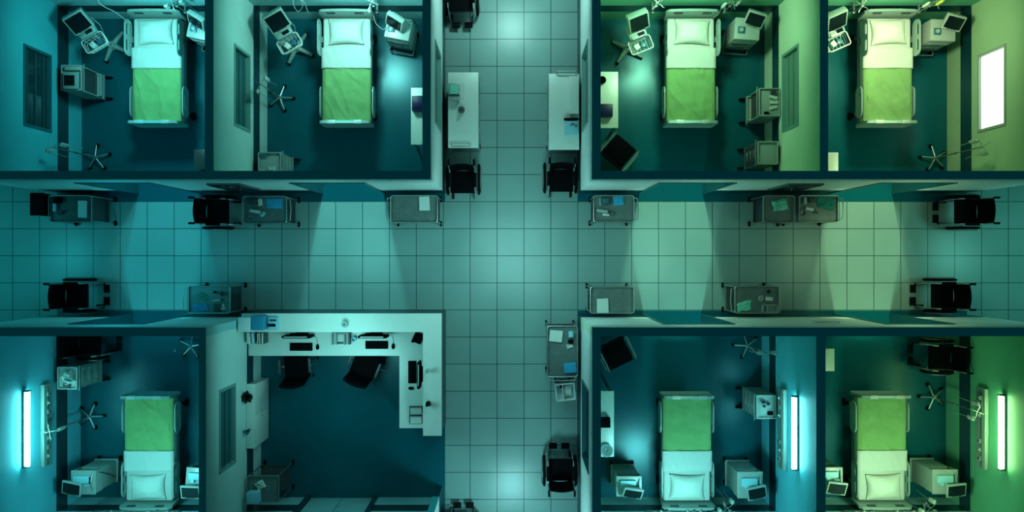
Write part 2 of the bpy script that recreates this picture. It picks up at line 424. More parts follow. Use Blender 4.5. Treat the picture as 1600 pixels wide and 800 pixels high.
def drape(label, name, y0, y1, hw, z, drop, m, cat, group, seed, gathers=1.0, ny=54):
    """cloth over the mattress between y0 and y1, hanging down both sides"""
    b = MB(); r = .05
    Lx = hw * 2; tot = Lx + 2 * (drop)
    def fn(u, v):
        y = y0 + (y1 - y0) * v
        s = (u - .5) * tot; a = abs(s); sg = 1 if s >= 0 else -1
        flat = hw - r; arc = r * PI / 2
        wv = noise.noise(Vector((seed * 3.1 + s * 3, y * 5, seed)))
        w2 = noise.noise(Vector((s * 9 + seed, y * 9, seed * 2.0)))
        if a < flat:
            x = s; zz = z + .012 * gathers * (wv + .5) + .009 * gathers * (w2 + .5)
            # fold lines running from the foot end
            rd = noise.noise(Vector((s * 3.5 + y * 1.5 + seed, y * 1.2, seed * 3)))
            zz += .016 * gathers * max(0, 1 - abs(rd) * 9)
        elif a < flat + arc:
            th = (a - flat) / r; x = sg * (flat + r * math.sin(th)); zz = z - r * (1 - math.cos(th)) + .003
        else:
            dd = a - flat - arc
            x = sg * (hw + .002 + .012 * dd / drop * gathers * (1 + math.sin(y * 17 + seed + sg)) + .012 * gathers * (wv + .5) * min(1, dd * 8)) * .5
            zz = z - r - dd * (1 + .06 * noise.noise(Vector((y * 3, seed, sg))))
        return Vector((x, y + .006 * wv * gathers, zz))
    b.grid(fn, 66, ny)
    o = b.build(name, m, solid=.008)
    return tag(o, label, cat, group)
def pillow(label, seed):
    b = MB(); n = 26; w, d, t_ = .63, .45, .13
    def sh(sgn):
        def fn(u, v):
            x = 2 * u - 1; y = 2 * v - 1
            e = max(0, (1 - abs(x) ** 2.2)) ** .62 * max(0, (1 - abs(y) ** 2.2)) ** .62
            k = 1 - .10 * (1 - abs(y) ** 2) * abs(x) ** 6; k2 = 1 - .09 * (1 - abs(x) ** 2) * abs(y) ** 6
            nz = .10 * noise.noise(Vector((x * 2.2 + seed, y * 2.2, seed)))
            cr = .16 * noise.noise(Vector((x * 6, y * 6, seed * 1.7))) * max(abs(x), abs(y)) ** 2
            return Vector((x * w / 2 * k, y * d / 2 * k2, sgn * t_ * e * (1 + nz + cr) * (1 if sgn > 0 else .25)))
        return fn
    b.grid(sh(1), n, n); b.grid(sh(-1), n, n)
    bmesh.ops.remove_doubles(b.bm, verts=b.bm.verts[:], dist=.0015)
    o = b.build('pillow', 'pillow', smooth=True)
    return tag(o, label, 'pillow', 'pillows on the beds')
where = ['top left room', 'second top room', 'third top room', 'top right room',
         'bottom left room', 'third bottom room', 'bottom right room']
bed_px = [(244, 108.5), (541, 108.5), (1080, 108.5), (1388, 108.5), (232, 703), (1074, 703), (1379, 702)]
proto = None
for i, (px, py) in enumerate(bed_px):
    p = P(px, py, .75); p.z = 0
    rz = 0 if i < 4 else PI
    p.y = max(min(p.y, 4.43 - 1.07), -4.51 + 1.07)
    lab = 'pale framed hospital bed with side rails in the ' + where[i]
    if i in (0, 4): proto = make_bed(lab, .84 if i == 0 else .665); o = proto; o.location = p; o.rotation_euler = (0, 0, rz)
    else: o = dup(proto, p, rz, lab)
    for q in (drape('green blanket over the foot half of the bed, ' + where[i], 'blanket', -.925, .03, .435, .748, .24, 'blanket', 'blanket', 'green blankets on the beds', 1.7 + i * 2.3),
              drape('white top sheet folded above the blanket in the ' + where[i], 'bed_sheet', .015, .38, .446, .772, .2, 'sheet', 'sheet', 'folded white top sheets', 4.1 + i * 1.9, .6, 16)):
        q.location = p; q.rotation_euler = (0, 0, rz)
    pl = pillow('plump white pillow at the head of the bed in the ' + where[i], 2.2 + i)
    off = Vector((.01 * (i % 3 - 1), .66, 0)); 
    if rz: off = -off
    pl.location = p + off + Vector((0, 0, .765)); pl.rotation_euler = (R(0), 0, rz + R([2, 1, -2, 3, 2, -1, 2][i]))

# ------------------------------------------------------------------ wheelchairs
def make_wheelchair(label, foot=True, name='wheelchair'):
    t = thing(name, label, 'wheelchair')
    MB().box((0, .0, .5), (.43, .40, .04), bev=.015).build('seat', 'black', t)
    bk = MB(); bk.grid(lambda u, v: Vector(((u - .5) * .43, -.205 - .05 * v - .03 * math.sin(u * PI), .5 + .44 * v)), 12, 8)
    bk.build('backrest', 'black', t, solid=.02)
    fr = MB()
    for s in (-1, 1):
        x = s * .225
        fr.tube([(x, -.31, .93), (x, -.26, .94), (x, -.235, .9), (x, -.2, .5), (x, -.19, .2)], .012)
        fr.tube([(x, -.19, .27), (x, .2, .27)], .011)
        fr.tube([(x, -.22, .68), (x, .12, .68), (x, .17, .63), (x, .18, .48), (x, .2, .2)], .011)
        fr.tube([(x, -.2, .47), (x, .2, .47)], .011)
        if not foot: fr.tube([(x, .19, .5), (x, .25, .47), (x * .97, .31, .3)], .012)
        if foot: fr.tube([(x, .18, .5), (x, .23, .46), (x * .9, .29, .16)], .011)
    fr.tube([(-.22, -.1, .45), (.22, .1, .27)], .009); fr.tube([(.22, -.1, .45), (-.22, .1, .27)], .009)
    fr.build('frame', 'chrome', t)
    for s in (-1, 1):
        MB().box((s * .235, -.02, .70), (.05, .26, .03), bev=.01).build('armrest', 'black', t)
        MB().tube([(s * .225, -.25, .94), (s * .225, -.36, .93)], .019, 10).build('push_handle', 'rubber', t)
        w = MB(); cx = s * .285
        w.ring((cx, -.07, .285), .265, .02, 'X', 36)
        w.cyl((cx - .03, -.07, .285), (cx + .03, -.07, .285), .03)
        for k in range(12):
            a = 2 * PI * k / 12; w.tube([(cx, -.07, .285), (cx, -.07 + .26 * math.cos(a), .285 + .26 * math.sin(a))], .003, 5)
        wo = w.build('wheel', 'rubber', t)
        MB().ring((cx + s * .035, -.07, .285), .235, .008, 'X', 36).build('hand_rim', 'chrome', wo)
        c = MB(); c.cyl((s * .2 - .015, .2, .075), (s * .2 + .015, .2, .075), .075, seg=16); c.cyl((s * .2, .2, .1), (s * .2, .2, .2), .012); c.build('caster_wheel', 'rubber', t)
        if foot:
            MB().box((s * .115, .345, .135), (.15, .11, .018), bev=.006).build('footrest', 'rubber', t)
    return t
wc = make_wheelchair('black wheelchair facing right against the lower left corridor wall')
wc.location = (-7.85, -.72, 0); wc.rotation_euler = (0, 0, R(-90))
dup(wc, (8.19, .80, 0), R(90), 'black wheelchair facing left against the upper right corridor wall')
dup(wc, (7.77, -.72, 0), R(90), 'black wheelchair facing left against the lower right corridor wall')
dup(wc, (-.92, 4.62, 0), PI, 'black wheelchair cut by the top edge in the crossing corridor')
dup(wc, (.875, -3.86, 0), 0, 'black wheelchair facing up beside the lower window of the crossing corridor')
dup(wc, (-.90, -4.96, 0), 0, 'wheelchair cut by the bottom edge left in the crossing corridor')
dup(wc, (7.72, -1.83, 0), R(90), 'black wheelchair beside the wall in the bottom right room')
dup(wc, (-7.62, -1.57, 0), R(-90), 'black wheelchair half hidden behind the wall top in the bottom left room')
w2 = make_wheelchair('black wheelchair without footrests left of the trolley with the flat blue cloth', False)
w2.location = (-5.31, .80, 0); w2.rotation_euler = (0, 0, R(-90))
dup(w2, (-.89, 1.334, 0), PI, 'black wheelchair at the lower end of the white trolley with the mint box')
dup(w2, (.885, 1.36, 0), PI, 'black wheelchair at the lower end of the white trolley with the raised slab')

# ------------------------------------------------------------------ chairs
def make_armchair(label):
    t = thing('armchair', label, 'chair')
    MB().box((0, .01, .45), (.46, .46, .07), bev=.03, seg=3).build('seat', 'black', t)
    MB().box((0, 0, 0), (.46, .05, .44), bev=.02, seg=3, mtx=Matrix.Translation((0, -.25, .68)) @ Matrix.Rotation(R(10), 4, 'X')).build('backrest', 'black', t)
    for s in (-1, 1):
        a = MB().tube([(s * .265, -.24, .40), (s * .265, -.25, .66), (s * .265, .2, .66), (s * .265, .23, .62), (s * .265, .23, .42)], .012).build('armrest', 'chrome', t)
        for y in (-.22, .22):
            MB().tube([(s * .265, y, .43), (s * .265, y * 1.05, .01)], .012).build('leg', 'chrome', t)
        MB().tube([(s * .3, -.22, .52), (s * .3, .2, .52)], .009).build('side_bar', 'chrome', t)
    return t
ac = make_armchair('black armchair with chrome arms turned in the corner of the third top room')
ac.location = (1.93, 1.88, 0); ac.rotation_euler = (0, 0, R(-40))
dup(ac, (1.89, -1.76, 0), R(-154), 'black armchair with chrome arms in the upper corner of the third bottom room')
def make_office(label):
    t = thing('office_chair', label, 'chair')
    MB().box((0, .02, .47), (.46, .46, .08), bev=.035, seg=3).build('seat', 'black', t)
    b = MB(); b.grid(lambda u, v: Vector(((u - .5) * .44, -.24 - .09 * v + .04 * math.cos((u - .5) * PI) * -1 + .04, .52 + .42 * v)), 12, 8); b.build('backrest', 'black', t, solid=.04)
    for s in (-1, 1):
        MB().box((s * .27, .03, .67), (.05, .27, .03), bev=.012).build('armrest', 'dgrey', t)
        MB().tube([(s * .22, .0, .46), (s * .27, .02, .5), (s * .27, .03, .66)], .014).build('arm_post', 'chrome', t)
    MB().cyl((0, 0, .1), (0, 0, .44), .03).build('column', 'chrome', t)
    for k in range(5):
        a = 2 * PI * k / 5 + .3
        l = MB().tube([(0, 0, .12), (.28 * math.cos(a), .28 * math.sin(a), .07)], [.03, .018]).build('leg', 'dgrey', t)
        MB().cyl((.28 * math.cos(a) - .012, .28 * math.sin(a), .035), (.28 * math.cos(a) + .012, .28 * math.sin(a), .035), .035).build('caster_wheel', 'rubber', l)
    MB().tube([(.1, 0, .42), (.36, .03, .42)], .008).build('lever', 'chrome', t)
    return t
oc = make_office('black office chair squared to the desk at the left computer of the nurse station')
p = P(464, 573, .5); oc.location = (p.x, p.y, 0); oc.rotation_euler = (0, 0, R(4))
p = P(570, 571, .5); dup(oc, (p.x, p.y, 0), R(-22), 'black office chair turned askew at the middle computer of the nurse station')

# ------------------------------------------------------------------ steel trolleys
def trolley(label, px0, py0, px1, py1, handle=None, z=.86, topm='steel', closed=False, rz=0):
    p0 = P(px0, py1, z); p1 = P(px1, py0, z)
    w, d = p1.x - p0.x, p1.y - p0.y
    cx, cy = (p0.x + p1.x) / 2, (p0.y + p1.y) / 2
    t = thing('instrument_trolley', label, 'trolley', (cx, cy, 0), rz)
    b = MB(); b.box((0, 0, z - .012), (w - .03, d - .03, .02))
    lip = rrect(w - .01, d - .01, .03); inn = rrect(w - .035, d - .035, .02)
    b.plate(lip, [inn], .03, Matrix.Translation((0, 0, z + .003)))
    b.build('tray', topm, t)
    b = MB(); b.box((0, 0, .27), (w - .05, d - .05, .018)); b.plate(rrect(w - .03, d - .03, .03), [rrect(w - .055, d - .055, .02)], .03, Matrix.Translation((0, 0, .28)))
    b.build('shelf', 'steel2', t)
    if closed:
        MB().box((0, 0, .56), (w - .08, d - .06, .52), bev=.01).build('cabinet_body', 'dgrey', t)
    for sx in (-1, 1):
        for sy in (-1, 1):
            x, y = sx * (w / 2 - .012), sy * (d / 2 - .012)
            l = MB().cyl((x, y, .11), (x, y, z + .02), .011).build('leg', 'chrome', t)
            c = MB(); c.cyl((x - .012, y, .05), (x + .012, y, .05), .05, seg=14); c.cyl((x, y, .08), (x, y, .13), .018); c.build('caster_wheel', 'rubber', l)
    pts = [(q[0], q[1], z + .06) for q in rrect(w, d, .05, 6)]
    rl = MB().tube(pts, .007, 8, True)
    for sx in (-1, 1):
        for sy in (-1, 1): rl.cyl((sx * (w / 2 - .012), sy * (d / 2 - .012), z), (sx * (w / 2 - .012), sy * (d / 2 - .012), z + .06), .006)
    rl.build('guard_rail', 'chrome', t)
    if handle:
        s = 1 if handle[0] == '+' else -1
        if handle[1] == 'x':
            hp = [(s * (w / 2), -d / 2 + .04, z + .02), (s * (w / 2 + .06), -d / 2 + .05, z + .05), (s * (w / 2 + .075), 0, z + .05), (s * (w / 2 + .06), d / 2 - .05, z + .05), (s * (w / 2), d / 2 - .04, z + .02)]
        else:
            hp = [(-w / 2 + .04, s * (d / 2), z + .02), (-w / 2 + .05, s * (d / 2 + .06), z + .05), (0, s * (d / 2 + .075), z + .05), (w / 2 - .05, s * (d / 2 + .06), z + .05), (w / 2 - .04, s * (d / 2), z + .02)]
        MB().tube(hp, .009).build('push_handle', 'chrome', t)
    return t
trolley('dark trolley beside the black bin at the left end of the corridor', 79, 306, 146, 347, topm='steel2', closed=True)
trolley('steel trolley with a flat blue cloth, right of the wheelchair without footrests', 381, 307, 449, 349, '+x')
trolley('nearly empty steel trolley with one paper pad at the upper left corner of the crossing', 611, 306, 684, 348, '-x')
trolley('steel trolley with a bright blue cloth at the upper right corner of the crossing', 927, 306, 990, 347, '+x')
trolley('short steel trolley with a crumpled mint cloth and dark sides', 1191, 306, 1240, 348, closed=True)
trolley('steel trolley with a crumpled dark teal cloth and a loop handle at its right', 1247, 306, 1309, 347, '+x')
trolley('steel trolley with blue cloth and dishes against the wall left of the nurse counter', 295, 447, 361, 489, '-x')
trolley('steel trolley with one folded paper at the lower right corner of the crossing', 922, 448, 990, 489, '-x')
trolley('steel trolley with mint cloth and an open box against the lower right corridor wall', 1147, 447, 1217, 489, '-x')
trolley('steel trolley standing lengthwise below the crossing, papers and blue packs on it', 855, 509, 902, 588, '-y')
trolley('steel trolley with a pale blue box in the corner of the nurse station', 388, 742, 437, 784, z=.95)

# ------------------------------------------------------------------ small items
def cloth(name, label, cat, px, py, z, w, d, m, rz=0, h=.04, seed=1.0, rough=1.0, group=None):
    b = MB()
    def fn(u, v):
        x, y = 2 * u - 1, 2 * v - 1
        k = 1 + .22 * rough * noise.noise(Vector((x * 1.3 + seed, y * 1.3, seed)))
        e = (1 - max(abs(x), abs(y)) ** 6)
        zz = h * e * (.55 + .9 * rough * abs(noise.noise(Vector((x * 2.4 + seed * 2, y * 2.4, 3.3)))))
        return Vector((x * w / 2 * k, y * d / 2 * k, .002 + zz))
    b.grid(fn, 18, 18)
    p = P(px, py, z)
    o = b.build(name, m, loc=p, rz=rz); return tag(o, label, cat, group)
def boxy(name, label, cat, px, py, z, w, d, h, m, rz=0, bev=.006, lid=None, group=None):
    p = P(px, py, z + h)
    p.z = z
    if lid:
        t = thing(name, label, cat, p, rz, group)
        MB().box((0, 0, h / 2), (w, d, h), bev=bev).build('body', m, t)
        MB().box((0, 0, h + .004), (w * .7, d * .6, .008), bev=.002).build('lid', lid, t)
        return t
    o = MB().box((0, 0, h / 2), (w, d, h), bev=bev).build(name, m, loc=p, rz=rz); return tag(o, label, cat, group)
def round_thing(name, label, cat, px, py, z, prof, m, group=None):
    p = P(px, py, z); o = MB().lathe((0, 0, 0), prof).build(name, m, loc=p); return tag(o, label, cat, group)
def bowl(label, px, py, z, r, m='steel', name='steel_bowl'):
    return round_thing(name, label, 'bowl', px, py, z, [(r * .5, 0), (r * .85, .015), (r, .05), (r * .94, .05), (r * .78, .02), (r * .1, .008)], m)
def bottle(label, px, py, z, L, r, rz, m='white', name='bottle'):
    p = P(px, py, z); t = thing(name, label, 'bottle', p, rz)
    MB().cyl((-L / 2, 0, r), (L * .3, 0, r), r, seg=14).build('bottle_body', m, t)
    MB().cyl((L * .3, 0, r), (L / 2, 0, r), r * .5, seg=12).build('bottle_cap', 'dgrey', t)
    return t
def papers(label, px, py, z, w, d, rz=0, n=3, name='paper_pad'):
    p = P(px, py, z); b = MB()
    for k in range(n):
        b.box((.004 * (k % 2), .005 * ((k * 7) % 3 - 1), .004 + k * .008), (w, d, .006), rz=R((k * 5) % 7 - 3))
    o = b.build(name, 'paper', loc=p, rz=rz, smooth=False); return tag(o, label, 'paper')
ZT = .867
# trolley at far left
papers('pale pad lying on the dark trolley at the left end of the corridor', 129.5, 327, ZT, .15, .29)
boxy('face_mask_box', 'black rounded case at the upper left of the dark left trolley', 'case', 89, 312.5, ZT, .15, .12, .06, 'black', bev=.025)
bottle('small dark flask lying on the dark left trolley', 97, 332, ZT, .12, .025, R(25), 'dgrey')
boxy('tissue_box', 'narrow pale box standing at the left edge of the dark left trolley', 'box', 84, 324, ZT, .045, .14, .06, 'paleblue')
# second
boxy('dark_case', 'dark square case in the back corner of the trolley with the flat blue cloth', 'case', 394, 315, ZT, .16, .12, .06, 'dgrey')
cloth('paper_towel', 'small pale paper towel beside the dark square case', 'paper towel', 406, 315.5, ZT, .08, .13, 'paper', R(5), .03, 2.1)
cloth('blue_cloth', 'flat blue cloth on the trolley right of the wheelchair without footrests', 'cloth', 429, 318, ZT, .29, .17, 'bluecloth', 0, .018, 4.2, .5)
boxy('pill_box', 'pale oblong carton lying askew on the trolley with the flat blue cloth', 'box', 398, 330, ZT, .2, .06, .05, 'white', R(-10), lid='paper')
boxy('gauze_pack', 'small striped gauze pack touching the pale oblong carton', 'pack', 410, 334.5, ZT, .09, .06, .04, 'paleblue', R(40), lid='white')
bowl('steel bowl in the lower left corner of the trolley with the flat blue cloth', 392.5, 340, ZT, .045)
papers('stack of white sheets at the upper right of the nearly empty trolley', 663, 318, ZT, .18, .24, R(3), 4)
# fourth
boxy('dark_case', 'dark box with a pale edge on the trolley with the bright blue cloth', 'case', 946, 314, ZT, .17, .13, .06, 'dgrey', lid='trim')
boxy('tissue_box', 'slim white box left of the dark box on the upper right crossing trolley', 'box', 938.5, 315, ZT, .03, .13, .05, 'white')
cloth('blue_cloth', 'bright blue folded cloth on the trolley at the upper right corner of the crossing', 'cloth', 967, 313.5, ZT, .2, .17, 'bluecloth', R(6), .035, 7.7, .5)
bottle('white spray bottle lying on the trolley with the bright blue cloth', 943, 330, ZT, .24, .03, R(-8), 'white')
boxy('gauze_pack', 'flat white gauze pack below the white spray bottle', 'pack', 947, 335.5, ZT, .12, .04, .02, 'paper', R(-5))
bowl('tiny steel cup beside the white spray bottle', 955, 334.5, ZT, .03)
# fifth, sixth
cloth('mint_cloth', 'crumpled mint cloth on the short dark sided trolley', 'cloth', 1219, 320, ZT, .28, .19, 'mintcloth', R(12), .06, 3.9, 1.2)
cloth('teal_cloth', 'crumpled dark teal cloth on the trolley with the loop handle', 'cloth', 1291, 317, ZT, .32, .21, 'tealcloth', R(-8), .06, 6.1, 1.2)
boxy('tissue_box', 'narrow white box at the back of the trolley with the loop handle', 'box', 1259, 313.5, ZT, .05, .12, .06, 'white')
boxy('dark_case', 'dark tray behind the white bottle on the trolley with the loop handle', 'tray', 1269, 312.5, ZT, .13, .1, .04, 'dgrey')
bottle('white bottle lying on the trolley with the loop handle', 1265.5, 327, ZT, .17, .028, R(-10), 'cream')
bowl('steel bowl at the lower left of the trolley with the loop handle', 1253, 333, ZT, .05)
bowl('small white cup near the middle of the trolley with the loop handle', 1274, 332, ZT, .026, 'white', 'cup')
# seventh
cloth('blue_cloth', 'blue cloth in the lower left corner of the trolley left of the nurse counter', 'cloth', 314, 481, ZT, .26, .14, 'bluecloth', R(8), .04, 9.3)
cloth('teal_cloth', 'dark teal cloth behind the blue one on the trolley left of the nurse counter', 'cloth', 318, 464, ZT, .16, .12, 'tealcloth', R(-30), .03, 5.6)
bottle('white bottle lying on the trolley left of the nurse counter', 341, 469, ZT, .18, .028, R(8), 'white')
bowl('dark steel bowl at the back of the trolley left of the nurse counter', 349, 459, ZT, .045, 'steel2')
bowl('small dark cup at the back of the trolley left of the nurse counter', 337, 456.5, ZT, .028, 'dgrey', 'cup')
boxy('dark_case', 'dark tray in the lower right corner of the trolley left of the nurse counter', 'tray', 340, 481, ZT, .15, .13, .035, 'dgrey')
cloth('paper_towel', 'pale crumpled paper towel beside the dark tray left of the nurse counter', 'paper towel', 347, 480, ZT, .1, .11, 'paper', R(20), .04, 8.4)
# eighth, ninth
papers('folded paper on the trolley at the lower right corner of the crossing', 941.5, 478, ZT, .2, .25, R(2), 3)
cloth('mint_cloth', 'bright mint cloth on the trolley against the lower right corridor wall', 'cloth', 1163, 478.5, ZT, .25, .17, 'mintcloth', R(10), .05, 11.2, 1.3)
round_thing('bandage_roll', 'white bandage roll on the trolley against the lower right corridor wall', 'bandage', 1188, 466, ZT, [(.048, 0), (.048, .05), (.02, .05), (.02, .03)], 'white')
boxy('gauze_pack', 'white gauze pack right of the bandage roll', 'pack', 1202, 467, ZT, .13, .07, .03, 'paper', R(-4))
bowl('small dark cup at the back of the trolley with the bandage roll', 1200, 455.5, ZT, .035, 'dgrey', 'cup')
ob = thing('open_box', 'pale open box with a divider on the trolley with the bandage roll', 'box', P(1202, 482, ZT))
b = MB()
for (x, y, sx, sy) in ((-.13, 0, .012, .13), (.13, 0, .012, .13), (0, .06, .26, .012), (0, -.06, .26, .012)): b.box((x, y, .04), (sx, sy, .08))
b.box((0, 0, .004), (.26, .12, .008)); b.build('box_wall', 'white', ob, smooth=False)
MB().box((-.05, 0, .04), (.012, .108, .07)).build('divider', 'white', ob, smooth=False)
# tenth (lengthwise)
papers('white papers at the upper end of the lengthwise trolley below the crossing', 868.5, 525, ZT, .22, .19, R(-4), 4)
bottle('pale blue bottle lying on the lengthwise trolley below the crossing', 892, 523, ZT, .13, .045, R(-90), 'paleblue')
boxy('dark_case', 'small black case below the pale blue bottle', 'case', 892, 534, ZT, .09, .06, .05, 'black')
cloth('paper_towel', 'crumpled white towel on the lengthwise trolley below the crossing', 'paper towel', 890.5, 541, ZT, .11, .07, 'paper', R(15), .03, 12.4)
boxy('blue_pack', 'bright blue pack at the lower end of the lengthwise trolley', 'pack', 891, 575, ZT, .22, .18, .05, 'bluecloth', R(5), bev=.02)
# nurse corner trolley
boxy('carton', 'pale blue carton on the trolley in the corner of the nurse station', 'box', 394, 779, .957, .2, .2, .20, 'paleblue', R(3))
cloth('paper_towel', 'crumpled pale wrap behind the pale blue carton in the nurse station', 'paper towel', 407, 758, .957, .16, .16, 'paper', R(30), .06, 14.1, 1.3)

# black bin and small white cart in the corridors
bn = thing('waste_bin', 'tall black bin standing at the left end of the upper corridor wall', 'bin', P(58, 319, .9) - Vector((0, 0, .9)))
MB().box((0, 0, .45), (.23, .38, .86), bev=.02).build('bin_body', 'black', bn); MB().box((0, 0, .895), (.25, .40, .03), bev=.01).build('lid', 'black', bn)
bt = thing('supply_cart', 'small white open topped cart just below the lengthwise trolley', 'cart', P(883.5, 613, .8) - Vector((0, 0, .8)), R(6))
b = MB(); b.box((0, 0, .66), (.33, .28, .02))
for (x, y, sx, sy) in ((-.165, 0, .015, .29), (.165, 0, .015, .29), (0, .14, .33, .015), (0, -.14, .33, .015)): b.box((x, y, .73), (sx, sy, .15))
b.box((-.04, 0, .73), (.012, .27, .14)); b.build('bin_body', 'carton', bt, smooth=False)
MB().box((0, .0, .38), (.26, .22, .5), bev=.01).build('cart_base', 'dgrey', bt)
for sx in (-1, 1):
    for sy in (-1, 1):
        MB().cyl((sx * .13 - .012, sy * .11, .045), (sx * .13 + .012, sy * .11, .045), .045).tube([(sx * .13, sy * .11, .07), (sx * .13, sy * .11, .14)], .012).build('caster_wheel', 'rubber', bt)
boxy('tissue_box', 'pale grey carton inside the small white cart', 'box', 887, 611, .672, .13, .18, .06, 'cream', R(6))
boxy('dark_case', 'small dark case inside the small white cart', 'case', 877.5, 604.5, .672, .06, .05, .07, 'black', R(6))

# ------------------------------------------------------------------ white topped mobile cabinets in the crossing corridor
def long_trolley(label, px0, py0, px1, py1, bar_end, z=.85, face=1):
    p0 = P(px0, py1, z); p1 = P(px1, py0, z); w, d = p1.x - p0.x, p1.y - p0.y
    t = thing('mobile_cabinet', label, 'cabinet', ((p0.x + p1.x) / 2, (p0.y + p1.y) / 2, 0))
    MB().box((0, 0, z - .02), (w, d, .04), bev=.008).build('worktop', 'cream', t)
    MB().box((0, 0, .47), (w - .04, d - .05, .70), bev=.008).build('cabinet_body', 'grey', t)
    for k in range(3):
        y = (k - 1) * (d / 3)
        dr_ = MB().box((face * (w / 2 - .012), y, .47), (.02, d / 3 - .05, .62), bev=.005).build('door', 'white', t)
        MB().tube([(face * (w / 2 + .005), y - .09, .62), (face * (w / 2 + .025), y - .08, .62), (face * (w / 2 + .025), y + .08, .62), (face * (w / 2 + .005), y + .09, .62)], .007).build('handle', 'chrome', dr_)
    for sx in (-1, 1):
        for sy in (-1, 1):
            x, y = sx * (w / 2 - .04) + (face * .03 if sx == face else 0), sy * (d / 2 - .13)
            c = MB(); c.cyl((x - .015, y, .055), (x + .015, y, .055), .055, seg=16); c.box((x, y, .1), (.04, .05, .05)); c.build('caster_wheel', 'rubber', t)
    y = bar_end * (d / 2 - .02) if bar_end < 0 else d / 2 + .03
    x0 = -.04 if bar_end < 0 else .04
    MB().tube([(x0 - .17, y + .04 * -bar_end, z), (x0 - .17, y, z + .07), (x0 + .17, y, z + .07), (x0 + .17, y + .04 * -bar_end, z)], .011).build('push_handle', 'chrome', t)
    return t
long_trolley('long white topped cabinet on casters carrying a mint box, left side of the crossing corridor', 700, 113, 747.5, 231, -1)
long_trolley('long white topped cabinet on casters carrying a raised slab, right side of the crossing corridor', 857.5, 115, 905, 234, 1, face=-1)
ib = thing('instrument_box', 'white clasped box with a mint top on the left white cabinet', 'box', P(709, 143, .98) - Vector((0, 0, .13)))
MB().box((0, 0, .06), (.19, .30, .12), bev=.012).build('body', 'white', ib); MB().box((0, .04, .123), (.14, .17, .012), bev=.004).build('lid', 'mintcloth', ib)
MB().box((0, -.065, .124), (.2, .02, .02)).build('clasp', 'dgrey', ib)
papers('white sheet under the small bag on the left white cabinet', 722.5, 142, .85, .07, .27, 0, 1)
bg = thing('cloth_bag', 'small grey tied bag on the left white cabinet', 'bag', P(721, 172, .855))
MB().lathe((0, 0, 0), [(.05, 0), (.06, .02), (.045, .06), (.015, .09), (.03, .11), (.005, .115)]).build('pouch', 'steel2', bg)
MB().ring((0, 0, .088), .02, .006, n=14).build('tie', 'dgrey', bg)
boxy('long_box', 'raised pale slab lying lengthwise on the right white cabinet', 'box', 897, 148, .852, .16, .66, .08, 'cream')
sb = thing('scanner_box', 'pale instrument case with dark handle below the raised slab', 'case', P(893, 197, .95) - Vector((0, 0, .096)))
MB().box((0, -.03, .05), (.24, .24, .1), bev=.015).build('body', 'paleblue', sb); MB().box((0, .13, .05), (.26, .03, .09), bev=.01).build('handle', 'black', sb)
MB().tube([(-.02, 0, .1), (.0, .04, .11), (.05, .03, .105), (.08, -.02, .105), (.1, .03, .105)], .006).build('cable', 'black', sb)

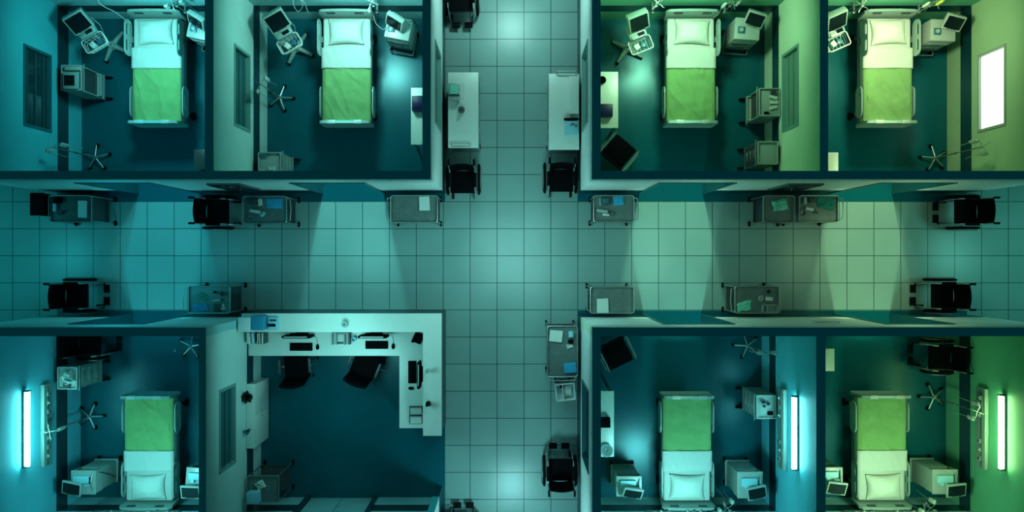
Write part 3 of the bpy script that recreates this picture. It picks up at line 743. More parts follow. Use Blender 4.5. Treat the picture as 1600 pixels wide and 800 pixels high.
# ------------------------------------------------------------------ equipment with screens
def monitor(parent, loc, yaw, tilt, w, h, shell='white', back=.10):
    m = Matrix.Translation(loc) @ Matrix.Rotation(yaw, 4, 'Z') @ Matrix.Rotation(tilt, 4, 'X')
    o = MB().box((0, 0, -back / 2), (w, h, back), bev=.012, mtx=m).box((0, .02, -back - .02), (w * .7, h * .6, .05), bev=.01, mtx=m).build('monitor', shell, parent)
    MB().box((0, 0, .001), (w - .05, h - .06, .004), mtx=m).build('screen', 'screen', o)
    MB().box((0, -h / 2 + .022, .002), (w * .5, .012, .006), mtx=m).build('button_strip', 'dgrey', o)
    return o
def monitor_cart(label, hub, mon, yaw, tilt, zmon=1.28, body_dir=None):
    hp = P(*hub, 0); mp = P(*mon, zmon); off = mp - hp
    t = thing('monitor_stand', label, 'monitor stand', hp, 0, 'wheeled monitor stands by the beds')
    for k, a in enumerate((40, 140, 222, 318)):
        a = R(a) + yaw * .6; L = .31
        ex, ey = L * math.cos(a), L * math.sin(a)
        l = MB().tube([(0, 0, .16), (ex * .35, ey * .35, .14), (ex, ey, .09)], [.055, .045, .03], 10).build('leg', 'shell', t)
        MB().cyl((ex - .014, ey, .04), (ex + .014, ey, .04), .04, seg=14).cyl((ex, ey, .04), (ex, ey, .09), .014).build('caster_wheel', 'rubber', l)
    MB().cyl((0, 0, .12), (0, 0, .22), .085, .06, 20).build('hub', 'shell', t)
    MB().tube([(0, 0, .2), (0, 0, .8), (off.x * .3, off.y * .3, 1.02)], .028, 12).build('column', 'shell', t)
    q = Matrix.Rotation(yaw, 4, 'Z')
    fw = q @ Vector((0, -1, 0)); sd = q @ Vector((1, 0, 0))
    c0 = Vector((off.x * .4, off.y * .4, 1.04))
    cu = MB().box(c0, (.32, .26, .14), rz=yaw, bev=.03, seg=3).box(c0 + fw * .1 + Vector((0, 0, .07)), (.26, .08, .03), rz=yaw, bev=.01).build('control_unit', 'shell', t)
    MB().box(c0 + fw * .085 + sd * .05 + Vector((0, 0, .088)), (.12, .06, .008), rz=yaw).build('display_strip', 'screen', cu)
    # wire basket
    bc = c0 + fw * .24 + Vector((0, 0, -.16)); b = MB()
    def rect_loop(w, d, z, r):
        b.tube([bc + sd * x + fw * (-y) + Vector((0, 0, z)) for (x, y) in rrect(w, d, .04, 4)], r, 6, True)
    rect_loop(.40, .24, .13, .011); rect_loop(.38, .22, .06, .005); rect_loop(.36, .2, 0, .005)
    for x in (-.15, -.075, 0, .075, .15): b.tube([bc + sd * x + fw * .12 + Vector((0, 0, .13)), bc + sd * x * .9 + fw * .1, bc + sd * x * .9 - fw * .1, bc + sd * x - fw * .12 + Vector((0, 0, .13))], .004, 5)
    b.build('basket', 'paper', t)
    mloc = Vector((off.x, off.y, zmon))
    monitor(t, mloc, yaw, tilt, .37, .34, 'shell', .13)
    MB().tube([c0 + Vector((0, 0, .05)), c0 * .4 + Vector((mloc.x * .6, mloc.y * .6, .62)) + Vector((0, 0, .03)), mloc + Vector((0, 0, -.06))], .03).build('neck', 'shell', t)
    MB().tube([c0 + sd * .16 - fw * .1, c0 + sd * .2 - fw * .12 + Vector((0, 0, .06)), c0 + sd * .22 + Vector((0, 0, -.1)), c0 + sd * .16 + fw * .05 + Vector((0, 0, -.25)), Vector((.03, 0, .4))], .007, 6).build('cable', 'white', t)
    # things carried in the wire basket
    pk = boxy('gauze_pack', 'white pack in basket ' + label.split('stand ')[1], 'pack', 0, 0, 0, .09, .1, .08, 'paper', yaw + .3); pk.location = hp + bc + sd * -.06 + Vector((0, 0, .008))
    pk = boxy('dark_case', 'dark pack in basket ' + label.split('stand ')[1], 'case', 0, 0, 0, .09, .09, .06, 'dial', yaw - .2); pk.location = hp + bc + sd * .06 + Vector((0, 0, .008))
    return t
monitor_cart('wheeled monitor stand at the head of the bed in the top left room', (182, 74), (122, 36), R(30), R(42))
monitor_cart('wheeled monitor stand at the head of the bed in the second top room', (466.5, 77.5), (433, 34), R(30), R(42))
monitor_cart('wheeled monitor stand at the head of the bed in the third top room', (979, 78), (999, 36), R(22), R(52))
monitor_cart('wheeled monitor stand half hidden by the wall in the top right room', (1268, 72), (1309, 34), R(24), R(52))

def cabinet_cart(label, top, yaw, scr, syaw, stilt, z=.92, w=.44, d=.38):
    p = P(*top, z); p.z = 0
    t = thing('bedside_machine', label, 'medical machine', p, yaw, 'box shaped machines by the beds')
    MB().box((0, 0, z / 2 + .14), (w, d, z - .28), bev=.012).build('cabinet_body', 'white', t)
    for k in range(2):
        dw = MB().box((0, -d / 2 - .004, .42 + k * .22), (w - .06, .012, .19), bev=.004).build('drawer', 'shell', t)
        MB().box((0, -d / 2 - .015, .45 + k * .22), (.16, .016, .02), bev=.005).build('handle', 'dgrey', dw)
    b = MB(); b.box((0, 0, .16), (w - .04, d - .04, .06)); b.tube([(-w / 2, -d / 2 - .06, .16), (w / 2, -d / 2 - .06, .16)], .012); 
    for s in (-1, 1): b.tube([(s * w / 2, -d / 2 - .06, .16), (s * (w / 2 - .01), d / 2 - .05, .16)], .012)
    b.build('base_frame', 'grey', t)
    for sx in (-1, 1):
        for sy in (-1, 1):
            x, y = sx * (w / 2), sy * (d / 2 - .03) - (.03 if sy < 0 else 0)
            MB().cyl((x - .014, y, .05), (x + .014, y, .05), .05, seg=14).cyl((x, y, .06), (x, y, .15), .013).build('caster_wheel', 'rubber', t)
    dl = MB().box((-.11, -.03, z + .012), (.12, .12, .024), bev=.008).build('control_panel', 'dial', t)
    MB().lathe((-.11, -.03, z + .024), [(.035, 0), (.035, .02), (.02, .024), (.02, .012)], 18).build('dial', 'white', dl)
    sp = P(*scr, 1.12) - p; q = Matrix.Rotation(-yaw, 4, 'Z'); sp = q @ sp
    MB().tube([(sp.x * .7, min(sp.y, d / 2 - .08), z), (sp.x, sp.y, sp.z - .05)], .03, 10).build('neck', 'grey', t)
    monitor(t, sp, syaw - yaw, stilt, .33, .27, 'white', .09)
    MB().tube([(w / 2 - .03, d / 2 - .05, z), (w / 2 + .02, d / 2, z + .03), (w / 2 + .03, d / 2 + .02, .5)], .008, 6).build('cable', 'dgrey', t)
    MB().tube([(w / 2 - .1, d / 2 - .04, z), (w / 2 - .1, d / 2 - .04, z + .05), (w / 2 - .03, d / 2 - .1, z + .05), (w / 2 - .03, d / 2 - .1, z)], .009, 6).build('lift_handle', 'chrome', t)
    return t
cabinet_cart('white box shaped machine half hidden by the wall in the top left room', (313, 44), R(-12), (305, 34), R(-32), R(62))
cabinet_cart('white box shaped machine with tilted screen in the second top room', (622, 44), R(-11), (615, 36), R(-32), R(62))
cabinet_cart('white box shaped machine with tilted screen in the third top room', (1168, 45), R(-4), (1180, 31), R(-17), R(42))
cabinet_cart('white box shaped machine with tilted screen in the top right room', (1474, 47), R(-2), (1491, 36), R(-14), R(38))

def vent_cart(label, tc, tw, td, scr, syaw, stilt, z=.98, yaw=0, deep=False):
    """machine with an instrument deck on top and a screen hinged out on an arm"""
    p = P(*tc, z); p.z = 0; w, d = tw * (D - z) / F, td * (D - z) / F
    t = thing('ventilator', label, 'medical machine', p, yaw, 'machines with swung out screens')
    b = MB(); b.box((0, 0, .17), (w, d, .05), bev=.01)
    b.box((0, 0, .45), (w - .04, d - .04, .52), bev=.012); b.build('cabinet_body', 'shell', t)
    MB().box((0, 0, z - .12), (w - .1, d - .1, .22), bev=.01).build('inner_bay', 'dgrey', t)
    b = MB()
    for s in (-1, 1): b.box((s * (w / 2 - .02), 0, z - .13), (.03, d - .04, .24))
    b.box((0, 0, z - .01), (w, d, .02), bev=.008); b.build('instrument_deck', 'white', t)
    b = MB(); b.box((-.02, .06, z + .03), (w * .62, d * .3, .06), bev=.012); b.cyl((-.08, -.02, z), (-.08, -.02, z + .05), .035); b.cyl((.02, -.04, z + .02), (.12, -.04, z + .02), .02); b.build('valve_block', 'paleblue', t)
    b = MB(); b.tube([(w / 2 - .05, -d / 2 + .06, z), (w / 2 - .06, .04, z + .05), (w / 2 - .05, d / 2 - .05, z)], .012, 8); b.build('lift_handle', 'chrome', t)
    MB().box((.1, .04, z + .01), (.07, .1, .02), bev=.004).build('display_strip', 'screen', t)
    for sx in (-1, 1):
        for sy in (-1, 1):
            x, y = sx * (w / 2 - .02), sy * (d / 2 - .02)
            MB().cyl((x - .014, y, .05), (x + .014, y, .05), .05, seg=14).cyl((x, y, .06), (x, y, .16), .014).build('caster_wheel', 'rubber', t)
    sp = P(*scr, 1.15) - p; sp = Matrix.Rotation(-yaw, 4, 'Z') @ sp
    MB().tube([(sp.x * .3, -d * .25, z), (sp.x * .6, sp.y * .7, z + .06), (sp.x, sp.y, sp.z - .04)], .02, 10).build('swing_arm', 'grey', t)
    monitor(t, sp, syaw - yaw, stilt, .34, .25, back=.04)
    MB().tube([(w / 2 - .02, d / 2 - .05, z - .1), (w / 2 + .04, d / 2 - .1, z - .2), (w / 2 + .05, -.05, .4), (w / 2 - .02, -.1, .3)], .008, 6).build('hose', 'dgrey', t)
    return t
vent_cart('ventilator machine with swung out screen left of the bed in the bottom left room', (130, 754), 39, 38, (111, 764), R(-12), R(14))
vent_cart('ventilator machine half hidden by the wall in the bottom left room', (309, 749), 38, 36, (297, 770), R(-2), R(16), yaw=R(-4))
vent_cart('small ventilator machine left of the bed in the third bottom room', (983, 760), 40, 32, (989, 772), R(-8), R(38))
vent_cart('ventilator machine right of the bed in the third bottom room', (1172, 758), 40, 42, (1183, 771), R(12), R(16))
vent_cart('ventilator machine half hidden by the wall in the bottom right room', (1300, 746), 34, 32, (1308, 764), R(-6), R(20))
vent_cart('ventilator machine with swung out screen right of the bed in the bottom right room', (1477, 753), 40, 39, (1495, 767), R(6), R(16))

# ------------------------------------------------------------------ equipment carts along the walls
def wall_cart(label, x0, y0, x1, y1, z, face=1, kind='open', name='equipment_cart', rz=0):
    """face: +1 the open front looks to +X, -1 to -X"""
    p0 = P(x0, y1, z); p1 = P(x1, y0, z); w, d = p1.x - p0.x, p1.y - p0.y
    t = thing(name, label, 'cart', ((p0.x + p1.x) / 2, (p0.y + p1.y) / 2, 0), rz)
    b = MB(); b.box((0, 0, z - .01), (w, d, .02), bev=.006)
    b.plate(rrect(w, d, .02), [rrect(w - .04, d - .04, .015)], .05, Matrix.Translation((0, 0, z + .01))); b.build('top_tray', 'white', t)
    b = MB()
    b.box((-face * (w / 2 - .01), 0, z / 2 + .05), (.02, d - .01, z - .14))
    for s in (-1, 1): b.box((0, s * (d / 2 - .015), z / 2 + .05), (w - .03, .02, z - .14))
    b.box((0, 0, .14), (w, d, .03)); b.build('side_panel', 'grey' if kind == 'dark' else 'shell', t, smooth=False)
    if kind in ('drawers', 'dark'):
        for k in range(3):
            zz = .26 + k * (z - .3) / 3
            dw = MB().box((face * (w / 2 - .02), 0, zz + .03), (.03, d - .06, (z - .32) / 3 - .02), bev=.005).build('drawer', 'shell' if kind == 'drawers' else 'dgrey', t)
            MB().box((face * (w / 2 + .002), 0, zz + .06), (.02, .16, .02), bev=.005).build('handle', 'chrome', dw)
    else:
        MB().box((-face * .02, 0, z * .55), (w - .06, d - .06, z * .62)).build('inner_bay', 'dgrey', t, smooth=False)
        b = MB(); b.box((face * .09, 0, .30), (w * .75, d - .06, .014)); b.plate(rrect(w * .75, d - .05, .015), [rrect(w * .75 - .04, d - .09, .01)], .05, Matrix.Translation((face * .09, 0, .32)))
        b.build('pull_out_shelf', 'white', t, smooth=False)
    MB().tube([(face * (w / 2 - .03), -d / 2, z - .06), (face * (w / 2 + .03), -d / 2 - .02, z + .02), (face * (w / 2 + .035), 0, z + .02), (face * (w / 2 + .03), d / 2 + .02, z + .02), (face * (w / 2 - .03), d / 2, z - .06)], .01).build('push_handle', 'chrome', t)
    for sx in (-1, 1):
        for sy in (-1, 1):
            x, y = sx * (w / 2) + (face * .05 if sx == face else 0), sy * (d / 2 - .03)
            MB().cyl((x, y - .014, .05), (x, y + .014, .05), .055, seg=14).tube([(x, y, .06), (x - face * .03, y, .14)], .016).build('caster_wheel', 'rubber', t)
    return t
wall_cart('white cart with a small black screen below the machine stand in the top left room', 97, 102, 129, 142, .9, 1, 'open')
b = thing('tabletop_monitor', 'small black square screen in a pale housing on the top left room cart', 'monitor', P(109, 125.5, 1.0) - Vector((0, 0, .085)))
MB().box((0, 0, .04), (.26, .30, .08), bev=.02).build('housing', 'shell', b); MB().box((-.01, -.0, .083), (.18, .18, .008)).build('screen', 'screen', b)
boxy('tissue_box', 'pale row of packs at the back of the top left room cart', 'box', 112, 106.5, .918, .26, .07, .06, 'white')
wall_cart('white cart half hidden by the corridor wall in the second top room', 404, 238, 440, 280, .9, 1, 'drawers')
cloth('paper_towel', 'crumpled white towel on the cart of the second top room', 'paper towel', 425, 263, .912, .14, .08, 'paper', 0, .05, 3.1, 1.2)
boxy('dark_case', 'dark oblong tray in the corner of the cart of the second top room', 'tray', 411.5, 242, .912, .14, .05, .03, 'dial')
wall_cart('white supply cart full of small things under the window in the third top room', 1185, 138, 1218, 182, .9, -1, 'open')
boxy('dark_case', 'dark case in the corner of the cart under the third room window', 'case', 1209, 143, .912, .09, .07, .05, 'dgrey')
for k, (x, y) in enumerate(((1208, 152), (1209, 160), (1208, 168))):
    papers(['uppermost', 'middle', 'lowest'][k] + ' of three white sachets on the cart under the third room window', x, y, .912, .14, .05, R((k - 1) * 14), 2, 'sachet')
boxy('black_pouch', 'small black pouch at the lower edge of the cart under the third room window', 'pouch', 1198, 176, .912, .09, .04, .03, 'black', bev=.012)
wall_cart('dark sided cart with an empty white tray, corner of the third top room', 1183, 221, 1215, 257, .92, -1, 'dark')
wall_cart('white topped cart beside the wall panel in the bottom left room', 91, 573, 122, 608, .95, 1, 'drawers')
cloth('paper_towel', 'crumpled white wrap on the cart of the bottom left room', 'paper towel', 108, 590, .962, .2, .24, 'paper', R(30), .09, 2.7, 1.4)
boxy('dark_case', 'small black tray at the lower edge of the cart in the bottom left room', 'tray', 103, 602, .962, .11, .07, .04, 'dgrey', R(-15))
wall_cart('white topped cart beside the wall panel in the third bottom room', 1181, 617, 1212, 654, .95, -1, 'drawers')
boxy('black_pouch', 'black oval pouch on the cart in the third bottom room', 'pouch', 1204, 646, .962, .1, .07, .03, 'black', bev=.014)
for k, (x, y, r) in enumerate(((1191, 626, .04), (1199, 630, .03), (1193, 634, .025))):
    bowl(['largest steel bowl', 'middle steel cup', 'smallest steel cup'][k] + ' on the cart in the third bottom room', x, y, .962, r, 'steel2', 'steel_bowl' if k == 0 else 'steel_cup')

# ------------------------------------------------------------------ side tables against walls
def side_table(label, x0, x1, py0, py1, z=.75, wallside=1, cab=False):
    k = (D - z) / F; y0 = (400 - py1) * k; y1 = (400 - py0) * k; w, d = x1 - x0, y1 - y0
    t = thing('side_table', label, 'table', ((x0 + x1) / 2, (y0 + y1) / 2, 0))
    MB().box((0, 0, z - .02), (w, d, .04), bev=.006).build('tabletop', 'cream', t)
    if cab: MB().box((0, 0, z / 2 - .02), (w - .03, d - .03, z - .05), bev=.006).build('cabinet_body', 'grey', t)
    else:
        for sx in (-1, 1):
            for sy in (-1, 1): MB().box((sx * (w / 2 - .03), sy * (d / 2 - .04), z / 2 - .02), (.035, .035, z - .04)).build('leg', 'grey', t, smooth=False)
        MB().box((0, 0, z - .08), (w - .06, d - .08, .08)).build('apron', 'grey', t, smooth=False)
    return t
side_table('white side table with a navy box, right wall of the second top room', P(642, 0, .75).x, -1.40, 137, 226)
side_table('white side table with a navy box, left wall of the third top room', 1.39, P(966, 0, .75).x, 112, 200)
side_table('white side table with a coiled bowl, left wall of the third bottom room', 1.39, P(959.5, 0, .75).x, 611, 714)
side_table('small white cabinet in the lower corner of the top right room', 4.87, P(1310, 0, .75).x, 238, 280, cab=True)
side_table('small white cabinet on the left wall of the bottom right room', 4.83, P(1304, 0, .75).x, 545, 580, cab=True)
boxy('storage_box', 'navy box on the white side table of the second top room', 'box', 655, 161, .752, .26, .26, .14, 'navy', lid='navy')
boxy('storage_box', 'navy box on the white side table of the third top room', 'box', 946, 172, .752, .26, .22, .14, 'navy')
bowl('black bowl at the upper end of the side table of the third top room', 940.5, 126, .752, .07, 'black', 'dark_bowl')
boxy('storage_box', 'black box on the side table with the coiled bowl', 'box', 945, 661, .752, .2, .17, .12, 'black')
cb = thing('coil_bowl', 'round pale bowl with coiled rings at the end of the side table', 'bowl', P(947.5, 703, .752))
MB().lathe((0, 0, 0), [(.07, 0), (.11, .03), (.115, .06), (.105, .06), (.08, .02), (.01, .012)], 28).build('bowl_shell', 'paleblue', cb)
for r, z in ((.085, .04), (.06, .035), (.035, .03)): MB().ring((0, 0, z), r, .012, n=26).build('coil', 'white', cb)
bn2 = thing('waste_bin', 'narrow black bin by the right wall of the top left room', 'bin', (P(314, 0, .6).x, P(0, 249, .6).y, 0))
MB().box((0, 0, .3), (.24, .34, .56), bev=.02).build('bin_body', 'black', bn2); MB().box((0, 0, .59), (.26, .36, .03), bev=.01).build('lid', 'dgrey', bn2)

# ------------------------------------------------------------------ drip stands
def drip_stand(label, base, top=1.5, rot=0, bags=2, bag_label=None, short=False, head=0):
    p = P(*base, 0); t = thing('drip_stand', label, 'drip stand', p, 0, 'drip stands on five legs')
    for k in range(5):
        a = 2 * PI * k / 5 + rot; ex, ey = .23 * math.cos(a), .23 * math.sin(a)
        l = MB().tube([(0, 0, .12), (ex * .5, ey * .5, .1), (ex, ey, .075)], [.016, .014, .011], 8).build('leg', 'chrome', t)
        MB().cyl((ex - .02 * math.sin(a), ey + .02 * math.cos(a), .035), (ex + .02 * math.sin(a), ey - .02 * math.cos(a), .035), .036, seg=14).cyl((ex, ey, .04), (ex, ey, .075), .012).build('caster_wheel', 'rubber', l)
    MB().cyl((0, 0, .09), (0, 0, .16), .03).build('hub', 'chrome', t)
    b = MB(); b.cyl((0, 0, .1), (0, 0, .8), .013); b.cyl((0, 0, .78), (0, 0, top), .009); b.cyl((0, 0, .76), (0, 0, .82), .02); b.build('pole', 'steel', t)
    if short: return t
    b = MB()
    for k in range(4):
        a = PI / 2 * k + head; c, s = math.cos(a), math.sin(a)
        b.tube([(0, 0, top), (.07 * c, .07 * s, top + .02), (.13 * c, .13 * s, top), (.145 * c, .145 * s, top + .03)], .006, 6)
    b.build('hook', 'chrome', t)
    hang_bags(p, top, head, bags, bag_label)
    return t
def hang_bags(p, top, head, bags, bag_label, mats=('bag', 'bag', 'bag')):
    for k in range(bags):
        a = PI / 2 * (k if bags < 4 else k) + head + (PI if k == 1 else 0) * .5; c, s = math.cos(a), math.sin(a)
        bt_ = thing('drip_bag', ['full', 'smaller', 'third'][k] + ' clear drip bag, ' + bag_label, 'drip bag', p + Vector((.13 * c, .13 * s, top - .3)), a + .5)
        hh = .22 - .05 * k
        b = MB()
        def fn(sg):
            return lambda u, v: Vector(((2 * u - 1) * .042, sg * .026 * max(0, 1 - (2 * u - 1) ** 4) ** .6 * max(0, 1 - (2 * v - 1) ** 6) ** .6, .28 - hh + v * hh))
        b.grid(fn(1), 10, 10); b.grid(fn(-1), 10, 10); b.build('pouch', mats[k], bt_)
        MB().tube([(0, 0, .28), (0, .01, .3), (0, 0, .315)], .008, 6).build('loop', 'white', bt_)
        MB().tube([(0, 0, .28 - hh), (.0, .0, .0), (.02, .03, -.2), (.03, .0, -.4)], .005, 6).build('line', 'white', bt_)
drip_stand('drip stand in the lower left corner of the top left room', (154, 247), 1.5, .3, 2, 'stand, lower left corner of the top left room', head=.4)
drip_stand('drip stand beside the left wall of the second top room', (440, 154), 1.25, .0, 2, 'stand beside the left wall of the second top room', head=1)
drip_stand('drip stand with black casters in the lower right corner of the top right room', (1456, 248), 1.62, .5, 2, 'stand, lower right corner of the top right room', head=2.2)
drip_stand('drip stand beside the wall panel of the bottom right room', (1454, 619), 1.5, .63, 2, 'stand beside the wall panel of the bottom right room', head=1.2)
drip_stand('drip stand beside the wall panel of the bottom left room', (145, 649), 1.4, .0, 2, 'stand beside the wall panel of the bottom left room', head=.2)
drip_stand('drip stand in the upper right corner of the third bottom room', (1165, 539), 1.35, .6, 2, 'stand in the upper corner of the third bottom room', head=0)
drip_stand('low five legged stand without hooks in the upper right corner of the bottom left room', (302, 540), .34, .2, 0, None, True)

def wall_pole(label, x, wally, inward, top, bags, head=0, mats=('bag', 'bag', 'bag'), short_label=''):
    """drip pole clamped to the wall above the bumper rail"""
    y = wally + inward * .16
    p = Vector((x, y, 0)); t = thing('drip_pole', label, 'drip pole', p)
    b = MB(); b.cyl((0, 0, .84), (0, 0, top), .011); b.build('pole', 'steel', t)
    b = MB(); 
    for z in (.95, 1.3): b.box((0, -inward * .08, z), (.03, .165, .03)); b.box((0, 0, z), (.05, .05, .05), bev=.01)
    b.build('clamp', 'grey', t)
    b = MB()
    for k in range(4):
        a = PI / 2 * k + head; c, s = math.cos(a), math.sin(a)
        b.tube([(0, 0, top), (.07 * c, .07 * s, top + .02), (.12 * c, .12 * s, top), (.135 * c, .135 * s, top + .03)], .006, 6)
    b.build('hook', 'chrome', t)
    hang_bags(p, top, head, bags, short_label, mats)
    return t
wall_pole('wall drip pole right of the headboard in the top left room', -5.72, 4.43, -1, 1.5, 2, .3, short_label='pole right of the headboard in the top left room')
wall_pole('wall drip pole right of the headboard in the second top room', -2.36, 4.43, -1, 1.5, 2, 1.2, short_label='pole right of the headboard in the second room')
wall_pole('wall drip pole left of the headboard in the third top room', 2.46, 4.43, -1, 1.45, 1, .9, short_label='pole left of the headboard in the third room')
wall_pole('wall drip pole right of the headboard in the third top room', 3.72, 4.43, -1, 1.5, 2, .2, short_label='pole right of the headboard in the third room')
wall_pole('wall drip pole right of the headboard in the top right room', 7.12, 4.43, -1, 1.55, 2, .2, ('yellow', 'bag', 'bag'), short_label='pole right of the headboard in the top right room')
wall_pole('wall drip pole left of the headboard in the top right room', 5.98, 4.43, -1, 1.3, 1, 1.0, short_label='pole left of the headboard in the top right room')
wall_pole('wall drip pole right of the bed head in the third bottom room', 3.72, -4.51, 1, 1.15, 2, .6, short_label='pole right of bed head, the third bottom room')
wall_pole('wall drip pole right of the bed head in the bottom right room', 7.22, -4.51, 1, 1.15, 2, .7, short_label='pole right of bed head, the bottom right room')
def hose(label, pts, r=.008, m='white', name='oxygen_hose'):
    P_ = [Vector(p) for p in pts]; out = []
    for i in range(len(P_) - 1):
        a = P_[max(i - 1, 0)]; b_ = P_[i]; c = P_[i + 1]; d = P_[min(i + 2, len(P_) - 1)]
        for k in range(6):
            t = k / 6
            out.append(.5 * ((2 * b_) + (c - a) * t + (2 * a - 5 * b_ + 4 * c - d) * t * t + (3 * b_ - a - 3 * c + d) * t ** 3))
    out.append(P_[-1])
    return tag(MB().tube(out, r, 7).build(name, m), label, 'hose')
hose('pale hose running from the back wall to the bed in the top left room', [P(152, -6, 1.5), P(155, 4, 1.4), P(164, 11, 1.3), P(180, 19, 1.1), P(196, 31, .9), P(205, 37, .82)])
hose('looped pale hose hanging on the back wall left of the bed in the second room', [P(458, 0, 1.35), P(459, 9, 1.3), P(466, 18, 1.1), P(473, 9, 1.25), P(470, 0, 1.4), P(476, 5, 1.3), P(481, 19, 1.05)], .007)
hose('thin pale hose between the drip pole and the machine in the second room', [P(577, 6, 1.4), P(583, 22, 1.25), P(587, 36, 1.1), P(598, 46, 1.0), P(604, 42, .96)], .006)
hose('dark cable from the bed to the drip pole in the third bottom room', [P(1114, 752, .7), P(1120, 764, .8), P(1130, 776, .9), P(1134, 788, 1.0)], .007, 'dgrey')

# ------------------------------------------------------------------ wall panels and tube lamps
def trunk(label, axis, wallv, inward, u0, u1, z0, z1, lab='medical supply panel'):
    L = u1 - u0; um = (u0 + u1) / 2; dpt = .07 if axis == 'y' else .04
    loc = (wallv + inward * .0, um, 0) if axis == 'y' else (um, wallv, 0)
    rz = 0 if inward > 0 else PI
    if axis == 'x': rz = R(90) if inward > 0 else R(-90)
    t = thing('medical_supply_unit', label, 'wall panel', loc, rz)          # local +X points into the room
    MB().box((dpt / 2 + .005, 0, (z0 + z1) / 2), (dpt, L, z1 - z0), bev=.012).build('panel_body', 'shell', t)
    MB().box((dpt + .008, 0, z1 - .1), (.01, L - .04, .05)).build('rail_strip', 'grey', t, smooth=False)
    for k in range(6):
        y = (-.42 + .12 * (k % 3) + (.60 if k >= 3 else 0)) * L * .9
        s = MB().box((dpt + .012, y, z0 + .14), (.02, .07, .07), bev=.006).build('socket', 'white', t)
        MB().cyl((dpt + .02, y, z0 + .14), (dpt + .045, y, z0 + .14), .018).build('gas_outlet', 'dgrey' if k % 2 else 'chrome', s)
    return t
trunk('pale medical supply panel under the tube lamp in the bottom left room', 'y', -8.06, 1, -3.61, -2.2, 1.05, 1.30)
trunk('pale medical supply panel under the tube lamp in the third bottom room', 'y', 4.664, -1, -3.64, -2.26, 1.12, 1.42)
trunk('pale medical supply panel under the tube lamp in the bottom right room', 'y', 8.11, -1, -3.64, -2.26, 1.08, 1.36)
trunk('supply panel behind the bed head in the bottom left room', 'x', -4.51, 1, P(146, 0, .95).x, P(279, 0, .95).x, .88, 1.2)
trunk('supply panel behind the bed head in the third bottom room', 'x', -4.51, 1, P(1010, 0, .95).x, P(1105, 0, .95).x, .88, 1.2)
trunk('supply panel behind the bed head in the bottom right room', 'x', -4.51, 1, P(1320, 0, .95).x, P(1440, 0, .95).x, .88, 1.2)
def tube_lamp(label, wallx, inward, y0, y1, z, m):
    t = thing('tube_lamp', label, 'lamp', (wallx, (y0 + y1) / 2, z)); L = y1 - y0
    MB().box((inward * .02, 0, -.0), (.03, L + .04, .09), bev=.008).build('lamp_housing', 'grey', t)
    MB().cyl((inward * .075, -L / 2, 0), (inward * .075, L / 2, 0), .029, seg=16).build('tube', m, t)
    for s in (-1, 1): MB().box((inward * .06, s * (L / 2 + .012), 0), (.09, .024, .09), bev=.008).build('end_cap', 'dgrey', t)
tube_lamp('glowing cyan wall tube lamp in the bottom left room', -8.06, 1, -3.47, -2.24, 1.76, 'tube_c')
tube_lamp('glowing teal wall tube lamp in the third bottom room', 4.664, -1, -3.47, -2.3, 1.92, 'tube_t')
tube_lamp('glowing green wall tube lamp in the bottom right room', 8.11, -1, -3.5, -2.3, 1.80, 'tube_g')

# wall cabinets on the upper corridor wall, sign plate on the lower one
def wall_box(label, x0, x1, z0, z1, y):
    t = thing('wall_cabinet', label, 'wall cabinet', ((x0 + x1) / 2, y, 0))
    MB().box((0, -.015, (z0 + z1) / 2), (x1 - x0, .03, z1 - z0), bev=.006).build('cabinet_body', 'grey', t)
    d = MB().box((0, -.034, (z0 + z1) / 2), (x1 - x0 - .05, .012, z1 - z0 - .05)).build('door', 'glass', t)
    MB().ball((.02, -.043, z0 + .3), .012).build('knob', 'white', d)
wall_box('dark glazed wall cabinet above the trolley with the flat blue cloth', -4.955, -4.395, .95, 2.0, YU0)
wall_box('dark glazed wall cabinet above the trolley with the crumpled mint cloth', 4.475, 5.06, .95, 2.0, YU0)
tag(MB().box((0, 0, 0), (.40, .035, .16), bev=.006).build('sign_plate', 'carton', loc=(P(1293, 0, 1.9).x, YL1 + .018, 1.85)), 'blank pale plate on the lower right corridor wall', 'plate')

# ------------------------------------------------------------------ nurse station
t = thing('reception_counter', 'tall pale L shaped counter wrapping the nurse station', 'counter', (-2.9, -1.15, 0))
o0 = Vector((-2.9, -1.15, 0))
def L_plate(b, x0, x1, y0, y1, w_top, w_arm, yend, z0, z1, x_arm=None):
    out = [(x0, y1), (x0, y1 - w_top), (x1 - w_arm, y1 - w_top), (x1 - w_arm, yend), (x1, yend), (x1, y1)]
    out = [(p[0] - o0.x, p[1] - o0.y) for p in out]
    b.plate(out, [], z1 - z0, Matrix.Translation((0, 0, (z0 + z1) / 2)))
L_plate(b := MB(), -4.68, -1.217, 0, -.994, .323, .323, -3.11, 1.07, 1.12); b.build('counter_top', 'cream', t, smooth=False)
L_plate(b := MB(), -4.67, -1.235, 0, -1.01, .09, .09, -3.10, 0, 1.07); b.build('front_panel', 'rail', t, smooth=False)
t = thing('work_desk', 'lower pale L shaped desk inside the nurse counter', 'desk', (-2.9, -1.15, 0))
L_plate(b := MB(), -4.68, -1.335, 0, -1.11, .663, .665, -3.057, .71, .75); b.build('desktop', 'cream', t, smooth=False)
for (x, y, sx, sy) in ((-4.60, -1.44, .03, .6), (-3.2, -1.44, .03, .55), (-1.66, -3.03, .62, .03), (-1.66, -1.74, .62, .03)):
    MB().box(Vector((x, y, .355)) - o0, (sx, sy, .71)).build('support_panel', 'grey', t, smooth=False)
ZD = .752; ZC = 1.122
